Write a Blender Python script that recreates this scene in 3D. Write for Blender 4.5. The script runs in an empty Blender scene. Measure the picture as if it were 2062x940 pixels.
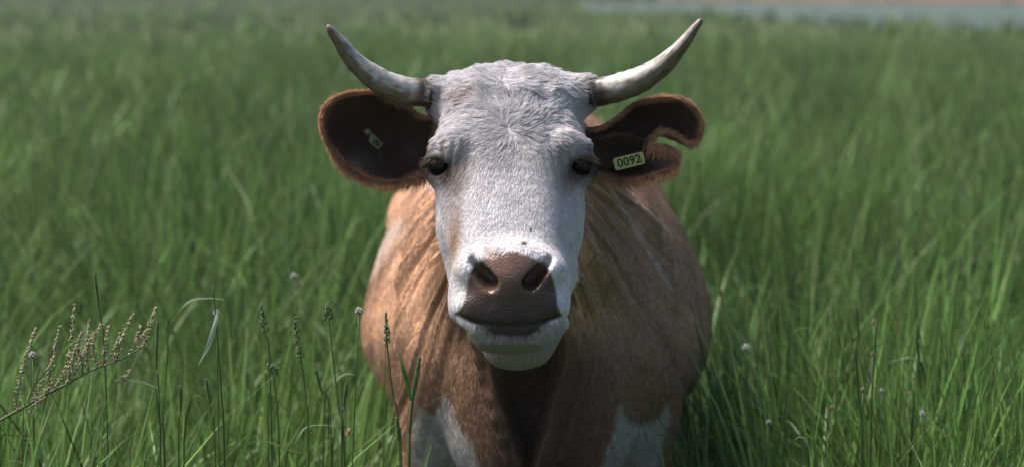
import bpy, math, time
import numpy as np
from mathutils import kdtree, Vector
rng = np.random.default_rng(11)
T0 = time.time()
S = bpy.context.scene
COL = S.collection

# ------------------------------------------------------------------ camera
CAM = np.array([0.0, 0.0, 1.60])
FPX = 4600.0                       # focal length in photo pixels (2062 wide)
TILT = math.atan(500 / FPX)
ct, st = math.cos(TILT), math.sin(TILT)
FWD, UPV = np.array([0, ct, -st]), np.array([0, st, ct])
cd = bpy.data.cameras.new("camera"); cam = bpy.data.objects.new("camera", cd); COL.objects.link(cam)
cam.location = CAM; cam.rotation_euler = (math.pi / 2 - TILT, 0, 0)
cd.sensor_width = 36; cd.lens = 36 * FPX / 2062
cd.clip_start = 0.05; cd.clip_end = 6000
cd.dof.use_dof = True; cd.dof.focus_distance = 3.86; cd.dof.aperture_fstop = 3.8
S.camera = cam

# ------------------------------------------------------------------ sky and sun
SUN_DIR = Vector((-0.50, 0.10, 0.86)).normalized()     # towards the sun
elev = math.asin(SUN_DIR.z)
azim = math.atan2(SUN_DIR.x, SUN_DIR.y)
w = bpy.data.worlds.new("World"); S.world = w; w.use_nodes = True
nt = w.node_tree; nt.nodes.clear()
sky = nt.nodes.new("ShaderNodeTexSky"); sky.sky_type = 'NISHITA'; sky.sun_disc = False
sky.sun_elevation = elev; sky.sun_rotation = azim; sky.air_density = 1.0; sky.dust_density = 3.0; sky.ozone_density = 1.0
bg = nt.nodes.new("ShaderNodeBackground"); bg.inputs[1].default_value = 0.085
wo = nt.nodes.new("ShaderNodeOutputWorld")
nt.links.new(sky.outputs[0], bg.inputs[0]); nt.links.new(bg.outputs[0], wo.inputs[0])
sl = bpy.data.lights.new("sun", 'SUN'); sl.energy = 4.1; sl.angle = math.radians(24); sl.color = (1, 0.90, 0.78)
so = bpy.data.objects.new("sun", sl); COL.objects.link(so); so.location = (-5, -2, 8)
so.rotation_euler = SUN_DIR.to_track_quat('Z', 'Y').to_euler()
S.view_settings.view_transform = 'Standard'; S.view_settings.look = 'None'
S.view_settings.exposure = 0.98; S.view_settings.gamma = 1
try:
    S.cycles_curves.shape = 'RIBBONS'
except Exception: pass
S.cycles.max_bounces = 6; S.cycles.transparent_max_bounces = 8

# ------------------------------------------------------------------ helpers
def W(px, py, Y):
    "world point at depth Y for a photo position"
    d = FWD + (px - 1031) / FPX * np.array([1., 0, 0]) + (470 - py) / FPX * UPV
    return CAM + d * (Y / d[1])
def proj(P):
    q = P - CAM
    t = q @ FWD
    return 1031 + q[:, 0] / t * FPX, 470 - (q @ UPV) / t * FPX
def ground_at(px, py, z=0.0):
    d = FWD + (px - 1031) / FPX * np.array([1., 0, 0]) + (470 - py) / FPX * UPV
    return CAM + d * ((z - CAM[2]) / d[2])
def sm(a, b, x):
    t = np.clip((x - a) / (b - a), 0, 1); return t * t * (3 - 2 * t)
def _h(ix, iy, iz, seed):
    h = (ix.astype(np.int64) * 374761393 + iy.astype(np.int64) * 668265263 + iz.astype(np.int64) * 2147483647 + seed * 974634777) & 0xffffffff
    h = ((h ^ (h >> 13)) * 1274126177) & 0xffffffff
    h = h ^ (h >> 16)
    return (h & 0xffff) / 65535.0
def noise(P, sc, seed=0):
    "value noise 0..1"
    p = P * sc; i = np.floor(p); f = p - i; f = f * f * (3 - 2 * f)
    i = i.astype(np.int64); r = 0
    for a in (0, 1):
        for b in (0, 1):
            for c in (0, 1):
                wgt = (f[:, 0] if a else 1 - f[:, 0]) * (f[:, 1] if b else 1 - f[:, 1]) * (f[:, 2] if c else 1 - f[:, 2])
                r = r + wgt * _h(i[:, 0] + a, i[:, 1] + b, i[:, 2] + c, seed)
    return r
def n1(x, seed=0):
    return noise(np.stack([x, x * 0 + .5, x * 0 + .5], 1), 1.0, seed)
def nrm(v):
    return v / np.maximum(np.linalg.norm(v, axis=-1, keepdims=True), 1e-9)
def props(o, label=None, cat=None, group=None, kind=None):
    if label: o['label'] = label
    if cat: o['category'] = cat
    if group: o['group'] = group
    if kind: o['kind'] = kind
    return o
def mesh_np(name, V, faces, mat, parent=None, col=None, smooth=True, attrs=None, matidx=None):
    "faces: (n,3) or (n,4) array, or list of such arrays"
    me = bpy.data.meshes.new(name)
    if not isinstance(faces, list): faces = [faces]
    V = np.asarray(V, np.float32)
    me.vertices.add(len(V)); me.vertices.foreach_set('co', V.ravel())
    nl = sum(f.size for f in faces); me.loops.add(nl)
    me.loops.foreach_set('vertex_index', np.concatenate([f.ravel() for f in faces]).astype(np.int32))
    npoly = sum(len(f) for f in faces); me.polygons.add(npoly)
    tot = np.concatenate([np.full(len(f), f.shape[1]) for f in faces])
    start = np.concatenate([[0], np.cumsum(tot)[:-1]])
    me.polygons.foreach_set('loop_start', start.astype(np.int32))
    try: me.polygons.foreach_set('loop_total', tot.astype(np.int32))
    except Exception: pass
    me.update(calc_edges=True)
    me.polygons.foreach_set('use_smooth', np.full(npoly, smooth))
    if matidx is not None: me.polygons.foreach_set('material_index', matidx.astype(np.int32))
    if col is not None:
        a = me.color_attributes.new('tint', 'FLOAT_COLOR', 'POINT')
        c = np.ones((len(V), 4), np.float32); c[:, :3] = col; a.data.foreach_set('color', c.ravel())
    for k, v in (attrs or {}).items():
        a = me.attributes.new(k, 'FLOAT', 'POINT'); a.data.foreach_set('value', np.asarray(v, np.float32))
    for m in (mat if isinstance(mat, (list, tuple)) else [mat]): me.materials.append(m)
    me.validate()
    o = bpy.data.objects.new(name, me); COL.objects.link(o)
    if parent: o.parent = parent
    return o
class MB:
    "collects simple shapes into one mesh"
    def __init__(s): s.V = []; s.Q = []; s.Tr = []; s.C = []; s.n = 0; s.MQ = []; s.MT = []
    def add(s, V, Q=None, T=None, col=(1, 1, 1), mi=0):
        V = np.asarray(V, float); s.V.append(V)
        if Q is not None and len(Q): s.Q.append(np.asarray(Q) + s.n); s.MQ += [mi] * len(Q)
        if T is not None and len(T): s.Tr.append(np.asarray(T) + s.n); s.MT += [mi] * len(T)
        c = np.asarray(col, float); s.C.append(np.broadcast_to(c, (len(V), 3)) if c.ndim == 1 else c); s.n += len(V)
    def tube(s, pts, rad, seg=8, col=(1, 1, 1), mi=0, flat=1.0):
        pts = np.asarray(pts, float); n = len(pts); rad = np.broadcast_to(rad, (n,))
        t = nrm(np.gradient(pts, axis=0)); ref = np.array([0, 1., 0.05])
        a = nrm(np.cross(t, ref)); b = np.cross(a, t)
        th = np.arange(seg) * 2 * math.pi / seg
        V = pts[:, None] + rad[:, None, None] * (np.cos(th)[None, :, None] * a[:, None] + flat * np.sin(th)[None, :, None] * b[:, None])
        i = np.arange(n - 1)[:, None] * seg; j = np.arange(seg)[None]; k = (j + 1) % seg
        Q = np.stack([i + j, i + k, i + seg + k, i + seg + j], -1).reshape(-1, 4)
        V = np.concatenate([V.reshape(-1, 3), pts[:1], pts[-1:]])
        jj = np.arange(seg); kk = (jj + 1) % seg
        T = np.concatenate([np.stack([kk, jj, np.full(seg, n * seg)], 1), np.stack([(n - 1) * seg + jj, (n - 1) * seg + kk, np.full(seg, n * seg + 1)], 1)])
        c = np.asarray(col, float)
        if c.ndim == 2: c = np.concatenate([np.repeat(c, seg, 0), c[:1], c[-1:]])
        s.add(V, Q, T, c, mi)
    def blob(s, c, r, col=(1, 1, 1), mi=0, axis=None, nu=6, nv=4):
        u = np.arange(nu) * 2 * math.pi / nu; v = (np.arange(1, nv) / nv) * math.pi
        P = np.concatenate([[[0, 0, 1]], np.stack([np.outer(np.sin(v), np.cos(u)), np.outer(np.sin(v), np.sin(u)), np.outer(np.cos(v), np.ones(nu))], -1).reshape(-1, 3), [[0, 0, -1]]])
        P = P * np.asarray(r)
        if axis is not None:
            z = nrm(np.asarray(axis, float)); x = nrm(np.cross([0.3, 1, .1], z)); y = np.cross(z, x)
            P = P @ np.stack([x, y, z])
        Q = []; T = []
        for i in range(nv - 2):
            for j in range(nu): Q.append([1 + i * nu + j, 1 + (i + 1) * nu + j, 1 + (i + 1) * nu + (j + 1) % nu, 1 + i * nu + (j + 1) % nu])
        for j in range(nu):
            T.append([0, 1 + j, 1 + (j + 1) % nu]); L = 1 + (nv - 2) * nu; T.append([L + j, len(P) - 1, L + (j + 1) % nu])
        s.add(P + np.asarray(c), Q, T, col, mi)
    def ribbon(s, pts, wid, side, col=(1, 1, 1), fold=.25, mi=0):
        "leaf blade with a V fold along its midrib"
        pts = np.asarray(pts, float); n = len(pts); wid = np.broadcast_to(wid, (n,))[:, None]
        side = nrm(np.broadcast_to(np.asarray(side, float), (n, 3))); t = nrm(np.gradient(pts, axis=0)); nn = nrm(np.cross(side, t))
        L = pts - side * wid / 2 + nn * wid * fold; R = pts + side * wid / 2 + nn * wid * fold
        V = np.stack([L, pts, R], 1).reshape(-1, 3); Q = []
        for i in range(n - 1):
            Q += [[3 * i, 3 * i + 1, 3 * i + 4, 3 * i + 3], [3 * i + 1, 3 * i + 2, 3 * i + 5, 3 * i + 4]]
        c = np.asarray(col, float)
        if c.ndim == 2: c = np.repeat(c, 3, 0)
        s.add(V, Q, None, c, mi)
    def build(s, name, mat, parent=None, smooth=True):
        F = []; M = []
        if s.Q: F.append(np.concatenate(s.Q)); M += s.MQ
        if s.Tr: F.append(np.concatenate(s.Tr)); M += s.MT
        V = np.concatenate(s.V)
        if parent is not None: V = V - np.array(parent.location)
        return mesh_np(name, V, F, mat, parent, np.concatenate(s.C), smooth, matidx=np.array(M))
def empty(name, loc):
    o = bpy.data.objects.new(name, None); COL.objects.link(o); o.location = loc; o.empty_display_size = .1; return o
def curve_pts(P, n):
    "smooth path through control points"
    P = np.asarray(P, float)
    if len(P) == 2: return P[0] + (P[1] - P[0]) * np.linspace(0, 1, n)[:, None]
    Q = np.concatenate([[2 * P[0] - P[1]], P, [2 * P[-1] - P[-2]]]); m = len(P) - 1
    u = np.linspace(0, m - 1e-6, n); i = u.astype(int); t = (u - i)[:, None]
    a, b, c, d = Q[i], Q[i + 1], Q[i + 2], Q[i + 3]
    return .5 * (2 * b + (c - a) * t + (2 * a - 5 * b + 4 * c - d) * t * t + (3 * b - a - 3 * c + d) * t ** 3)

# ------------------------------------------------------------------ materials
def mat(name, color=None, rough=.6, spec=.5, bump=None, trans=0.0, var=0.0, var_scale=20, sheen=0, coat=0):
    m = bpy.data.materials.new(name); m.use_nodes = True; N = m.node_tree.nodes; L = m.node_tree.links
    b = N['Principled BSDF']; b.inputs['Roughness'].default_value = rough; b.inputs['Specular IOR Level'].default_value = spec
    if coat: b.inputs['Coat Weight'].default_value = coat; b.inputs['Coat Roughness'].default_value = .15
    if color is None:
        a = N.new('ShaderNodeAttribute'); a.attribute_name = 'tint'; src = a.outputs['Color']
    else:
        a = N.new('ShaderNodeRGB'); a.outputs[0].default_value = (*color, 1); src = a.outputs[0]
    tc = N.new('ShaderNodeTexCoord')
    if var:
        nz = N.new('ShaderNodeTexNoise'); nz.inputs['Scale'].default_value = var_scale; nz.inputs['Detail'].default_value = 5
        L.new(tc.outputs['Object'], nz.inputs['Vector'])
        mr = N.new('ShaderNodeMapRange'); mr.inputs['To Min'].default_value = 1 - var; mr.inputs['To Max'].default_value = 1 + var
        mr.inputs['From Min'].default_value = .3; mr.inputs['From Max'].default_value = .7
        L.new(nz.outputs[0], mr.inputs[0])
        mx = N.new('ShaderNodeVectorMath'); mx.operation = 'SCALE'; L.new(src, mx.inputs[0]); L.new(mr.outputs[0], mx.inputs['Scale']); src = mx.outputs[0]
    L.new(src, b.inputs['Base Color'])
    if bump:
        nz = N.new('ShaderNodeTexNoise'); nz.inputs['Scale'].default_value = bump[0]; nz.inputs['Detail'].default_value = 6
        L.new(tc.outputs['Object'], nz.inputs['Vector'])
        bp = N.new('ShaderNodeBump'); bp.inputs['Strength'].default_value = bump[1]; bp.inputs['Distance'].default_value = bump[2]
        L.new(nz.outputs[0], bp.inputs['Height']); L.new(bp.outputs[0], b.inputs['Normal'])
    if trans:
        tr = N.new('ShaderNodeBsdfTranslucent'); L.new(src, tr.inputs['Color'])
        mxs = N.new('ShaderNodeMixShader'); mxs.inputs[0].default_value = trans
        L.new(b.outputs[0], mxs.inputs[1]); L.new(tr.outputs[0], mxs.inputs[2]); L.new(mxs.outputs[0], N['Material Output'].inputs[0])
    return m
M_grass = mat('grass_blade', None, rough=.45, spec=.3, trans=.36)
M_plant = mat('plant_stem', None, rough=.45, spec=.5, trans=.2, var=.25, var_scale=60)
M_soil = mat('meadow_soil', (.040, .062, .020), rough=.95, spec=.1, bump=(6, .6, .05), var=.5, var_scale=3)
M_road = mat('road_gravel', (.038, .066, .058), rough=.85, spec=.2, bump=(3, .4, .03), var=.12, var_scale=.6)
M_brown = mat('ploughed_soil', (.095, .050, .038), rough=.95, spec=.1, bump=(1.5, .7, .2), var=.25, var_scale=.3)
M_hair = mat('coat_fur', None, rough=.55, spec=.25, trans=.22)
M_horn = mat('horn_keratin', None, rough=.38, spec=.45, bump=(90, .25, .002), var=.18, var_scale=70)
M_eye = mat('eye_dark', (.006, .0035, .0025), rough=.06, spec=.16)
M_tag = mat('tag_plastic', None, rough=.4, spec=.5, var=.15, var_scale=90)
M_print = mat('tag_print', (.012, .016, .008), rough=.6, spec=.3)
M_fly = mat('fly_body', (.01, .01, .012), rough=.4)

# skin: hide under the coat, wet leather at the nose
M_skin = bpy.data.materials.new('cow_skin'); M_skin.use_nodes = True
N = M_skin.node_tree.nodes; L = M_skin.node_tree.links; b = N['Principled BSDF']
a = N.new('ShaderNodeAttribute'); a.attribute_name = 'tint'; aw = N.new('ShaderNodeAttribute'); aw.attribute_name = 'wet'
tc = N.new('ShaderNodeTexCoord')
nz = N.new('ShaderNodeTexNoise'); nz.inputs['Scale'].default_value = 60; nz.inputs['Detail'].default_value = 7; L.new(tc.outputs['Object'], nz.inputs['Vector'])
mr = N.new('ShaderNodeMapRange'); mr.inputs['From Min'].default_value = .3; mr.inputs['From Max'].default_value = .7; mr.inputs['To Min'].default_value = .72; mr.inputs['To Max'].default_value = 1.2; L.new(nz.outputs[0], mr.inputs[0])
sc_ = N.new('ShaderNodeVectorMath'); sc_.operation = 'SCALE'; L.new(a.outputs['Color'], sc_.inputs[0]); L.new(mr.outputs[0], sc_.inputs['Scale']); L.new(sc_.outputs[0], b.inputs['Base Color'])
rr = N.new('ShaderNodeMapRange'); rr.inputs['To Min'].default_value = .8; rr.inputs['To Max'].default_value = .27; L.new(aw.outputs['Fac'], rr.inputs[0]); L.new(rr.outputs[0], b.inputs['Roughness'])
vo = N.new('ShaderNodeTexVoronoi'); vo.inputs['Scale'].default_value = 330; L.new(tc.outputs['Object'], vo.inputs['Vector'])
ad = N.new('ShaderNodeMath'); ad.operation = 'ADD'; L.new(vo.outputs['Distance'], ad.inputs[0]); L.new(nz.outputs[0], ad.inputs[1])
bp = N.new('ShaderNodeBump'); bp.inputs['Strength'].default_value = .55; bp.inputs['Distance'].default_value = .0016; L.new(ad.outputs[0], bp.inputs['Height']); L.new(bp.outputs[0], b.inputs['Normal'])
b.inputs['Specular IOR Level'].default_value = .45

# ------------------------------------------------------------------ setting
def sheet(name, pts, z, m):
    V = np.array([[p[0], p[1], z] for p in pts]); o = mesh_np(name, V, np.array([range(len(pts))]), m, smooth=False); return props(o, kind='structure')
gx = np.concatenate([-np.geomspace(2500, 9, 26), np.linspace(-8, 8, 60), np.geomspace(9, 2500, 26)])
gy = np.concatenate([-np.geomspace(400, 3, 12), np.linspace(-2, 12, 50), np.geomspace(13, 4000, 40)])
GX, GY = np.meshgrid(gx, gy, indexing='ij')
Pg = np.stack([GX.ravel(), GY.ravel(), GX.ravel() * 0], 1)
near = 1 - sm(30, 80, np.hypot(Pg[:, 0], Pg[:, 1]))
def ground_z(P):
    return (noise(P, .7, 3) - .5) * .10 * (1 - sm(30, 80, np.hypot(P[:, 0], P[:, 1]))) - .002
Pg[:, 2] = ground_z(Pg)
ii = (np.arange(len(gx) - 1)[:, None] * len(gy) + np.arange(len(gy) - 1)[None]).ravel()
ground = mesh_np('ground', Pg, np.stack([ii, ii + len(gy), ii + len(gy) + 1, ii + 1], 1), M_soil); props(ground, kind='structure')
g = ground_at
sheet('road', [g(1180, 28), g(2600, 84), g(2600, 17), g(1180, 5)], .004 + .02, M_road)
sheet('ploughed_field', [g(1330, 4), g(2600, 16), g(2600, -26), g(1330, -26)], .03, M_brown)

# ------------------------------------------------------------------ the cow: signed distance shapes
HA = np.array([0, -.56, -.83]); HA /= np.linalg.norm(HA); HN = np.array([0, HA[2] * 1., -HA[1]]); HN = np.array([0, -.83, .56]); HN /= np.linalg.norm(HN)
HO = W(1027, 130, 3.97)
def ell(c, r, tilt=0.0, yaw=0.0):
    c = np.asarray(c, float); r = np.asarray(r, float); R = float(r.max())
    ca, sa = math.cos(tilt), math.sin(tilt); cy, sy = math.cos(yaw), math.sin(yaw)
    def f(X, Y, Z):
        x, y, z = X - c[0], Y - c[1], Z - c[2]
        x, z = x * cy - z * sy, x * sy + z * cy
        y, z = y * ca - z * sa, y * sa + z * ca
        k = np.sqrt((x / r[0]) ** 2 + (y / r[1]) ** 2 + (z / r[2]) ** 2)
        q = np.sqrt((x / r[0] ** 2) ** 2 + (y / r[1] ** 2) ** 2 + (z / r[2] ** 2) ** 2)
        return k * (k - 1) / np.maximum(q, 1e-6)
    return f, (c - R, c + R)
def cap(a, b, ra, rb, sx=1.0):
    "tapered capsule, stretched in x by sx"
    a = np.asarray(a, float); b = np.asarray(b, float); ax = a.copy(); bx = b.copy(); ax[0] /= sx; bx[0] /= sx
    d = bx - ax; L2 = d @ d; R = max(ra, rb) * max(sx, 1)
    def f(X, Y, Z):
        x, y, z = X / sx - ax[0], Y - ax[1], Z - ax[2]
        t = np.clip((x * d[0] + y * d[1] + z * d[2]) / L2, 0, 1)
        return (np.sqrt((x - t * d[0]) ** 2 + (y - t * d[1]) ** 2 + (z - t * d[2]) ** 2) - (ra + (rb - ra) * t)) * min(sx, 1)
    return f, (np.minimum(a, b) - R, np.maximum(a, b) + R)
# head loft along the face axis
hu = [-.03, .0, .03, .06, .12, .19, .25, .33, .40, .46, .50, .53]
hw = [.040, .080, .096, .112, .124, .114, .102, .099, .094, .082, .068, .045]
ht = [-.065, -.022, .004, .023, .029, .027, .024, .024, .027, .018, .002, -.03]
hb = [-.10, -.15, -.17, -.185, -.20, -.212, -.215, -.205, -.150, -.090, -.075, -.06]
hy = [3.9] * 1
def head(X, Y, Z):
    y, z = Y - HO[1], Z - HO[2]; u = y * HA[1] + z * HA[2]; h = y * HN[1] + z * HN[2]
    wv = np.interp(u, hu, hw); tp = np.interp(u, hu, ht); bt = np.interp(u, hu, hb)
    cc = tp - (tp - bt) * .42
    v = np.where(h > cc, (h - cc) / (tp - cc), (h - cc) / (cc - bt))
    x = (X - HO[0]) / wv
    k = (np.abs(x) ** 2.5 + np.abs(v) ** 2.5) ** .4
    dd = (k - 1) * np.minimum(wv, (tp - bt) * .5)
    e = np.maximum(-.02 - u, u - .52)
    return np.maximum(dd, e)
HEADP = [(head, (HO + [-.2, -.40, -.52], HO + [.2, .25, .08]), .0)]
def H(px, py, Y): return W(px, py, Y)
def add(lst, fb, k): lst.append((fb[0], fb[1], k))
# poll and horn cores
add(HEADP, ell(H(1027, 184, 4.00), (.112, .07, .041)), .04)
add(HEADP, cap(H(905, 205, 3.99), H(882, 191, 3.985), .034, .027), .03)
add(HEADP, cap(H(1145, 205, 3.99), H(1172, 189, 3.985), .034, .028), .03)
# brows, temples
for s_, bx, ex in ((-1, 905, 889), (1, 1150, 1166)):
    add(HEADP, cap(H(bx + s_ * -14, 285, 3.875), H(bx + s_ * 14, 296, 3.895), .017, .016), .03)
    add(HEADP, ell(H(ex - s_ * 3, 338, 3.915), (.032, .042, .034)), .02)
    add(HEADP, ell(H(bx + s_ * -2, 425, 3.95), (.024, .085, .05), -.6), .03)   # cheek
    add(HEADP, cap(H(ex - s_ * 12, 372, 3.885), H(ex - s_ * 32, 480, 3.84), .014, .009), .03)  # facial crest
for s_ in (-1, 1): add(HEADP, cap(H(1027 + s_ * 111, 465, 3.885), H(1027 + s_ * 97, 600, 3.862), .020, .016), .03)
# muzzle
add(HEADP, ell(H(1028, 575, 3.735), (.066, .048, .050), -.3), .02)
add(HEADP, ell(H(1028, 528, 3.735), (.060, .030, .030), -.5), .03)
for s_ in (-1, 1):
    add(HEADP, cap(H(1027 + s_ * 76, 545, 3.725), H(1027 + s_ * 52, 592, 3.712), .016, .014), .012)
    add(HEADP, ell(H(1026 + s_ * 68, 611, 3.738), (.040, .036, .027), -.2, s_ * .35), .018)
    add(HEADP, cap(H(1027 + s_ * 86, 545, 3.745), H(1025 + s_ * 99, 624, 3.775), .016, .012), .035)
add(HEADP, ell(H(1026, 625, 3.725), (.070, .030, .022)), .02)
# lower jaw
JAWP = []
add(JAWP, ell(H(1044, 688, 3.826), (.050, .054, .042), -.35), .015)
add(JAWP, cap(H(1042, 672, 3.85), H(1045, 560, 4.02), .040, .088, 1.1), .04)
for a_, b_ in (((962, 650), (1008, 706)), ((1128, 650), (1082, 704))): add(JAWP, cap(H(*a_, 3.852), H(*b_, 3.835), .013, .015), .03)
NECKP = []
add(NECKP, cap(H(1040, 300, 4.13), (.045, 4.80, 1.08), .125, .222, 1.0), .05)
add(NECKP, cap(H(1045, 480, 4.14), (.045, 4.62, .92), .125, .215, 1.05), .06)
add(NECKP, cap(H(1052, 640, 4.16), (.045, 4.45, .74), .075, .13, .9), .05)
by = [4.22, 4.30, 4.42, 4.60, 4.8, 4.98, 5.22, 5.6, 5.9, 6.15, 6.35, 6.45]
bw = [.06, .15, .20, .205, .195, .225, .375, .438, .41, .33, .22, .08]
bt_ = [.95, 1.03, 1.17, 1.29, 1.35, 1.36, 1.33, 1.32, 1.33, 1.34, 1.31, 1.22]
bb_ = [.70, .62, .56, .53, .53, .52, .49, .47, .50, .58, .70, .85]
bc_ = [.84, .84, .86, .88, .88, .84, .78, .76, .80, .88, .95, 1.0]
def barrel(X, Y, Z):
    wv = np.interp(Y, by, bw); tp = np.interp(Y, by, bt_); lo = np.interp(Y, by, bb_); c = np.interp(Y, by, bc_)
    v = np.where(Z > c, (Z - c) / (tp - c), (Z - c) / (c - lo))
    ex = np.where(v > 0, 1.6, 2.15)
    k = (np.abs((X - .06) / wv) ** ex + np.abs(v) ** ex) ** (1 / ex)
    return np.maximum((k - 1) * np.minimum(wv, .3), np.maximum(4.22 - Y, Y - 6.45))
BODYP = [(barrel, (np.array([-.5, 4.1, .35]), np.array([.6, 6.6, 1.5])), .09)]
for s_ in (-1, 1):
    cx = .05
    add(BODYP, ell((cx + s_ * .170, 4.62, .90), (.116, .15, .30), .20), .040)              # shoulder
    add(BODYP, ell((cx + s_ * .165, 4.50, .86), (.095, .10, .13)), .05)                    # point of shoulder
    add(BODYP, cap((cx + s_ * .19, 4.62, .80), (cx + s_ * .192, 4.60, .62), .105, .072), .05)
    add(BODYP, cap((cx + s_ * .192, 4.60, .62), (cx + s_ * .185, 4.56, .38), .072, .046), .03)
    add(BODYP, cap((cx + s_ * .185, 4.56, .38), (cx + s_ * .182, 4.58, .12), .042, .034), .02)
    add(BODYP, cap((cx + s_ * .182, 4.57, .10), (cx + s_ * .182, 4.53, .04), .045, .055), .02)
    add(BODYP, cap((cx + s_ * .22, 6.15, .95), (cx + s_ * .21, 6.05, .62), .17, .10), .06)
    add(BODYP, cap((cx + s_ * .21, 6.05, .62), (cx + s_ * .19, 6.28, .44), .09, .05), .04)
    add(BODYP, cap((cx + s_ * .19, 6.28, .44), (cx + s_ * .19, 6.22, .10), .048, .036), .03)
    add(BODYP, cap((cx + s_ * .19, 6.21, .09), (cx + s_ * .19, 6.16, .04), .045, .055), .02)
add(BODYP, cap((.05, 6.44, 1.24), (.05, 6.52, .75), .03, .018), .03)                      # tail
add(BODYP, cap((.05, 6.52, .75), (.05, 6.50, .45), .018, .035), .02)
add(BODYP, ell((.05, 5.95, .52), (.13, .17, .12)), .05)                                   # udder
# brisket keel and dewlap folds
add(BODYP, cap(W(1055, 800, 4.27), W(1062, 990, 4.36), .045, .08), .05)
def path_caps(lst, pts, r, k):
    P = curve_pts(pts, 9)
    for i in range(8): add(lst, cap(P[i], P[i + 1], r[0] + (r[1] - r[0]) * i / 8, r[0] + (r[1] - r[0]) * (i + 1) / 8), k)
def evalP(lst, P):
    r = np.full(len(P), 1.0)
    for f, bb, k in lst: r = smin(r, f(P[:, 0], P[:, 1], P[:, 2]), max(k, 1e-3))
    return r
def smin(a, b, k):
    if k <= 0: return np.minimum(a, b)
    h = np.clip(.5 + .5 * (b - a) / k, 0, 1); return b + (a - b) * h - k * h * (1 - h)
def hit(lst, px, py, y0=3.5, y1=5.2):
    "first surface depth along a sight line, used to seat details on the hide"
    Yv = np.arange(y0, y1, .002); P = np.array([W(px, py, q) for q in Yv]); d = evalP(lst, P); i = np.argmax(d < 0)
    return P[i] if d[i] < 0 else P[-1]
# dewlap folds seated on the neck and breast
NB = NECKP + BODYP
def fold(pts, r, k, out=.004):
    P = np.array([hit(NB, a, b_) + [0, -out, 0] for a, b_ in pts]); path_caps(BODYP, P, r, k)
fold([(952, 640), (975, 740), (1010, 850), (1046, 950)], (.010, .011), .02)
fold([(1158, 640), (1146, 740), (1116, 850), (1084, 950)], (.011, .011), .024)
fold([(1047, 880), (1052, 930), (1058, 1000)], (.008, .009), .015)
fold([(1082, 850), (1075, 930), (1070, 1000)], (.006, .007), .015)
# cuts: nostrils, mouth, eye sockets
CUTS = []
for s_ in (-1, 1):
    for t, r in ((0, .0095), (.35, .0130), (.7, .0148), (1, .0135)):
        p0 = H(1027 + s_ * (72 - 32 * t), 541 + 36 * t, 3.685); p1 = p0 + np.array([s_ * .004 * (1 - t), .045, .010])
        CUTS.append((*cap(p0 - [0, .02, 0], p1, r, r * .8), .006))
HJ = HEADP + JAWP
mp = curve_pts([hit(HJ, a, b_) for a, b_ in ((916, 634), (930, 641), (950, 647), (985, 653), (1027, 656), (1070, 653), (1104, 647), (1124, 641), (1136, 634))], 41)
for i in range(40): CUTS.append((*cap(mp[i], mp[i + 1] + 1e-5, .0022, .0022), .004))
EYES = [(-1, H(888, 334, 3.895)), (1, H(1167, 333, 3.895))]
for s_, c in EYES:
    CUTS.append((*ell(c + np.array([s_ * .002, -.012, -.001]), (.0180, .020, .0150), 0, s_ * .45), .005))
    # eyelid folds above
    LP = []
    P = curve_pts([c + np.array([-s_ * .022, -.012, -.004]), c + np.array([-s_ * .013, -.019, .012]), c + np.array([s_ * .003, -.019, .019]), c + np.array([s_ * .017, -.008, .013]), c + np.array([s_ * .027, .008, .001])], 9)
    for i in range(8): add(HEADP, cap(P[i], P[i + 1], .0062, .0058), .005)
    P = curve_pts([c + np.array([-s_ * .021, -.009, -.008]), c + np.array([-s_ * .007, -.014, -.022]), c + np.array([s_ * .012, -.010, -.022]), c + np.array([s_ * .026, .008, -.008])], 8)
    for i in range(7): add(HEADP, cap(P[i], P[i + 1], .0042, .0042), .006)

def smin(a, b, k):
    if k <= 0: return np.minimum(a, b)
    h = np.clip(.5 + .5 * (b - a) / k, 0, 1); return b + (a - b) * h - k * h * (1 - h)
def lin(*segs):
    out = []
    for a, b_, d in segs: out.append(np.arange(a, b_ - d * .5, d))
    out.append([segs[-1][1]]); return np.concatenate(out)
xs = lin((-.50, -.30, .008), (-.30, -.16, .005), (-.16, .172, .0034), (.172, .36, .005), (.36, .60, .008))
ys = lin((3.62, 4.02, .0036), (4.02, 4.35, .006), (4.35, 4.9, .008), (4.9, 6.62, .018))
zs = lin((-.03, .55, .016), (.55, .95, .006), (.95, 1.46, .0036), (1.46, 1.60, .008))
F = np.full((len(xs), len(ys), len(zs)), .3, np.float32)
def apply(f, bb, k, sub=False):
    m = k + .03; a = []
    for ax, arr in enumerate((xs, ys, zs)):
        i0 = max(np.searchsorted(arr, bb[0][ax] - m) - 1, 0); i1 = min(np.searchsorted(arr, bb[1][ax] + m) + 1, len(arr))
        a.append(slice(i0, i1))
    if any(q.stop <= q.start for q in a): return
    d = f(xs[a[0]][:, None, None], ys[a[1]][None, :, None], zs[a[2]][None, None]).astype(np.float32)
    sl_ = tuple(a)
    F[sl_] = -smin(-F[sl_], d, k) if sub else smin(F[sl_], d, k)
for lst in (HEADP, JAWP, NECKP, BODYP):
    for f, bb, k in lst: apply(f, bb, k)
for f, bb, k in CUTS: apply(f, bb, k, True)
print('sdf', F.shape, time.time() - T0)

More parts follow.
